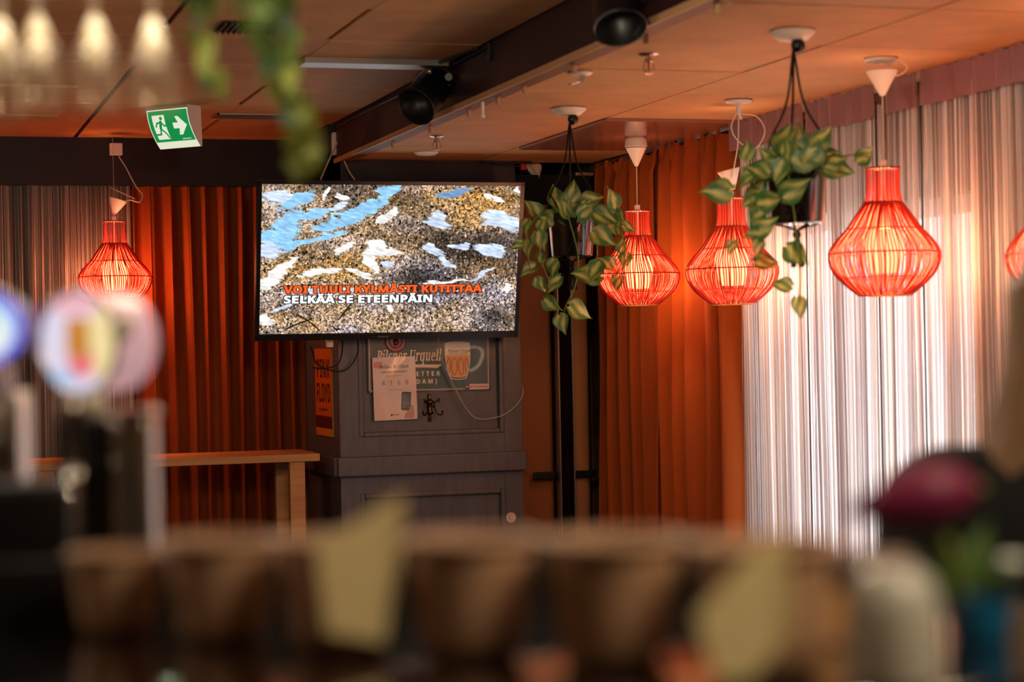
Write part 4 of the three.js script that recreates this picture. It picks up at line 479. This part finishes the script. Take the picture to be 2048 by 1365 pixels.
// ivy hanging from the rack
const ivyMat = std('#5f7a2a', 0.6, { side: THREE.DoubleSide, transmission: 0.25 }), ivyMat2 = std('#8f9a3c', 0.6, { side: THREE.DoubleSide, transmission: 0.25 }), ivyDark = std('#2c4420', 0.6, { side: THREE.DoubleSide });
function ivy(label, x, z, y0, y1, n, spread, pale) {
  const t = thing('hanging_ivy', label, 'plant', [x, y1, z], YAW), L = y1 - y0, sx = (v) => spread * 0.5 * Math.sin(v * 5 + x * 9) * (1 - 0.3 * v);
  for (let s = 0; s < 2; s++) part('stem', tube([0, 0.25, 0.5, 0.75, 1].map((v) => V(sx(v) + (s - 0.5) * spread * 0.5 * (1 - v), -L * v * (s ? 1 : 0.7), 0.004 * s)), 0.0015, 20, 5), stemMat, t);
  for (let i = 0; i < n; i++) { const v = (i + rnd()) / n, w = spread * (1 - v * 0.75), m = part('leaf', leafVars[i % 4], rnd() < 0.2 ? ivyDark : v > pale ? ivyMat2 : ivyMat, t); m.scale.setScalar(rr(0.02, 0.036)); m.position.set(sx(v) + rr(-w, w), -L * v, rr(-0.02, 0.02)); m.rotation.set(rr(-1, 1), rr(-1, 1), rr(-2.6, -0.5)); }
}
ivy('thick strand of green ivy hanging from the bar rack in front of the television corner', 0.379, -1.975, 1.785, 2.02, 56, 0.036, 0.55);
ivy('short strand of pale ivy hanging from the bar rack beside the flutes', 0.298, -2.0, 1.87, 2.02, 18, 0.018, 0.4);

// ---------------------------------------------------------------- person at the bar
{
  const t = thing('person', 'person in a black top with shoulder-length fair hair standing across the bar', 'person', [1.168, 0, -1.74], -0.4);
  const skin = std('#b4795c', 0.55), H = [0, 1.605, 0.01];
  const arm = (s) => [capsule([s * 0.172, 1.415, -0.01], [s * 0.215, 1.13, -0.03], 0.047, 0.038), capsule([s * 0.215, 1.13, -0.03], [s * 0.225, 0.9, 0.05], 0.036, 0.025)];
  const leg = (s) => [capsule([s * 0.085, 0.92, 0], [s * 0.095, 0.5, 0.01], 0.088, 0.058), capsule([s * 0.095, 0.5, 0.01], [s * 0.1, 0.09, -0.02], 0.055, 0.036), capsule([s * 0.1, 0.05, -0.03], [s * 0.11, 0.035, 0.13], 0.042, 0.032)];
  const torso = [capsule([-0.13, 1.415, 0], [0.13, 1.415, 0], 0.058, 0.058), capsule([-0.04, 1.44, 0], [0.04, 1.44, 0], 0.06, 0.06), ellipsoid([0, 1.27, 0.0], [0.165, 0.17, 0.105]), ellipsoid([0, 1.08, 0], [0.135, 0.14, 0.1]), ellipsoid([0, 0.93, 0], [0.165, 0.12, 0.115])];
  const body = union([...torso, ...arm(-1), ...arm(1), ...leg(-1), ...leg(1), capsule([0, 1.38, -0.01], [0, 1.5, 0], 0.055, 0.048)], 0.05);
  const hands = [-1, 1].map((s) => { const bx = s * 0.227, by = 0.87, bz = 0.062, fs = [ellipsoid([bx, by - 0.03, bz], [0.016, 0.048, 0.036])];
    [[-0.027, 0.062], [-0.009, 0.074], [0.01, 0.07], [0.027, 0.054]].forEach(([dz, l]) => { const a = [bx, by - 0.065, bz + dz], b = [bx - s * 0.006, by - 0.065 - l * 0.55, bz + dz], c = [bx - s * 0.022, by - 0.065 - l * 0.98, bz + dz]; fs.push(capsule(a, b, 0.0095, 0.0085), capsule(b, c, 0.0085, 0.0075)); });
    fs.push(capsule([bx - s * 0.004, by - 0.012, bz + 0.03], [bx - s * 0.012, by - 0.05, bz + 0.056], 0.011, 0.0095), capsule([bx - s * 0.012, by - 0.05, bz + 0.056], [bx - s * 0.016, by - 0.078, bz + 0.056], 0.0095, 0.008), capsule([bx, by + 0.04, bz - 0.012], [bx, by, bz], 0.025, 0.022));
    return isosurface(union(fs, 0.008), 56, [bx, by - 0.05, bz], [0.1, 0.1, 0.1]); });
  const headF = (() => { const base = union([ellipsoid([H[0], H[1] + 0.03, H[2] - 0.012], [0.074, 0.088, 0.092]), ellipsoid([H[0], H[1] - 0.045, H[2] + 0.02], [0.056, 0.07, 0.068]), capsule([0, 1.46, -0.012], [0, 1.54, -0.01], 0.05, 0.046)], 0.03), nose = capsule([0, H[1] + 0.012, H[2] + 0.083], [0, H[1] - 0.03, H[2] + 0.104], 0.008, 0.0125), brow = capsule([-0.035, H[1] + 0.022, H[2] + 0.072], [0.035, H[1] + 0.022, H[2] + 0.072], 0.011, 0.011), lipU = capsule([-0.02, H[1] - 0.063, H[2] + 0.082], [0.02, H[1] - 0.063, H[2] + 0.082], 0.006, 0.006), lipL = capsule([-0.016, H[1] - 0.074, H[2] + 0.08], [0.016, H[1] - 0.074, H[2] + 0.08], 0.0065, 0.0065), chin = ellipsoid([0, H[1] - 0.102, H[2] + 0.062], [0.022, 0.018, 0.02]), ears = [-1, 1].map((s) => ellipsoid([s * 0.076, H[1] - 0.005, H[2] - 0.012], [0.01, 0.03, 0.02])), soc = [-1, 1].map((s) => ellipsoid([s * 0.031, H[1] + 0.004, H[2] + 0.088], [0.016, 0.01, 0.014]));
    return (x, y, z) => { let d = base(x, y, z); for (const f of [nose, brow, lipU, lipL, chin, ...ears]) d = smin(d, f(x, y, z), 0.014); for (const f of soc) d = -smin(-d, f(x, y, z), 0.01); return d; }; })();
  const head = isosurface(headF, 84, [0, 1.59, 0.01], [0.15, 0.16, 0.15]);
  const strip = (g) => { const n = g.index ? g.toNonIndexed() : g; n.deleteAttribute('uv'); return n; };
  part('body', mergeGeometries([isosurface(body, 96, [0, 0.76, 0], [0.36, 0.82, 0.36]), head, ...hands].map(strip)), skin, t);
  const eyes = [-1, 1].map((s) => new THREE.SphereGeometry(0.0115, 16, 12).translate(s * 0.031, H[1] + 0.004, H[2] + 0.071)); for (const [i, g] of eyes.entries()) { const e = part('eye', g, std('#e8e0d8', 0.2), t); part('iris', new THREE.SphereGeometry(0.006, 12, 8).translate((i * 2 - 1) * 0.031, H[1] + 0.004, H[2] + 0.0785), std('#3a2a1c', 0.15), e); }
  part('lips', [tube([[-0.024, H[1] - 0.067, H[2] + 0.08], [-0.008, H[1] - 0.062, H[2] + 0.09], [0.008, H[1] - 0.062, H[2] + 0.09], [0.024, H[1] - 0.067, H[2] + 0.08]], 0.004, 16), tube([[-0.022, H[1] - 0.07, H[2] + 0.08], [0, H[1] - 0.076, H[2] + 0.088], [0.022, H[1] - 0.07, H[2] + 0.08]], 0.005, 16)], std('#a04c48', 0.4), t);
  const shirt = union([...torso, ...arm(-1), ...arm(1), capsule([0, 1.36, -0.01], [0, 1.47, -0.004], 0.062, 0.05)], 0.05);
  part('black_top', isosurface((x, y, z) => Math.max(shirt(x, y, z) - 0.012, 0.88 - y + (Math.abs(x) > 0.17 ? 0.04 : 0)), 96, [0, 1.16, 0], [0.34, 0.34, 0.34]), std('#0a090b', 0.9), t);
  const pants = union([torso[4], ...leg(-1).slice(0, 2), ...leg(1).slice(0, 2)], 0.05); part('trousers', isosurface((x, y, z) => Math.max(pants(x, y, z) - 0.008, y - 0.96, 0.07 - y), 84, [0, 0.5, 0], [0.3, 0.52, 0.3]), std('#14141a', 0.9), t);
  for (const s of [-1, 1]) part('shoe', rbox(0.09, 0.06, 0.26, 0.028, s * 0.105, 0.03, 0.045), std('#101010', 0.5), t);
  const hairF = union([ellipsoid([0, H[1] + 0.035, H[2] - 0.022], [0.088, 0.1, 0.1]), ellipsoid([0, H[1] - 0.05, H[2] - 0.06], [0.085, 0.12, 0.055]), ...[-1, 1].map((s) => capsule([s * 0.07, H[1] + 0.03, H[2] + 0.005], [s * 0.092, H[1] - 0.15, H[2] + 0.02], 0.026, 0.034)), ...[-1, 1].map((s) => capsule([s * 0.085, H[1] - 0.1, H[2] - 0.02], [s * 0.11, H[1] - 0.2, H[2] + 0.03], 0.034, 0.016))], 0.03);
  const faceCut = ellipsoid([0, H[1] - 0.035, H[2] + 0.09], [0.06, 0.105, 0.09]);
  part('hair', isosurface((x, y, z) => { const w = 0.004 * noise.noise(x * 120, y * 14, z * 120); return Math.max(hairF(x, y, z) + w, -(faceCut(x, y, z))); }, 84, [0, 1.56, -0.01], [0.19, 0.24, 0.19]), std('#7c5a3a', 0.55), t);
}

// ---------------------------------------------------------------- added fill lamps, all out of view
const fillGlow = new THREE.MeshStandardMaterial({ color: '#fff2dc', emissive: new THREE.Color(1, 0.8, 0.56), emissiveIntensity: 3.0 });
[[-1.3, -2.6, 'left of the beer taps'], [-1.4, -4.8, 'in the middle of the room'], [0.9, -3.2, 'over the tables past the bar', 0.25, 4.2]].forEach(([x, z, where, dr = 0.52, power = 2.6]) => {  // globes added out of view to fill the ceiling and the grey column
  const t = thing('added_globe_lamp', `added unseen frosted globe lamp hanging ${where}`, 'lamp', [x, CL, z]);
  part('cord', rod([0, 0, 0], [0, 0.1 - dr, 0], 0.004), M.black, t); part('globe', new THREE.SphereGeometry(0.1, 28, 20).translate(0, -dr, 0), fillGlow, t); point(new THREE.Color(1, 0.84, 0.64), power, [0, -dr, 0], 0.1, t);
});
{ const t = thing('added_strip_lamp', 'added unseen linear lamp under the ceiling that lights the cups', 'lamp', [0.9, CL, -0.6]);  // lamp added out of view to light cup fronts and napkins
  part('housing', rbox(0.6, 0.05, 0.08, 0.006, 0, -0.2, 0), M.black, t); for (const x of [-0.25, 0.25]) part('hanger', rod([x, 0, 0], [x, -0.18, 0], 0.005), M.black, t);
  part('diffuser', box(0.54, 0.01, 0.06, 0, -0.229, 0), new THREE.MeshStandardMaterial({ color: '#fff2dc', emissive: new THREE.Color(1, 0.8, 0.56), emissiveIntensity: 4.0 }), t);
  area(0.54, 0.06, new THREE.Color(1, 0.8, 0.55), 150, [0.9, CL - 0.24, -0.6], [0.9, 0, -0.6], 'added_strip_light'); }

scene.traverse((o) => { if (o.isMesh) { o.castShadow = true; o.receiveShadow = true; } if (o.isPointLight) o.castShadow = true; });
renderer.render(scene, camera);
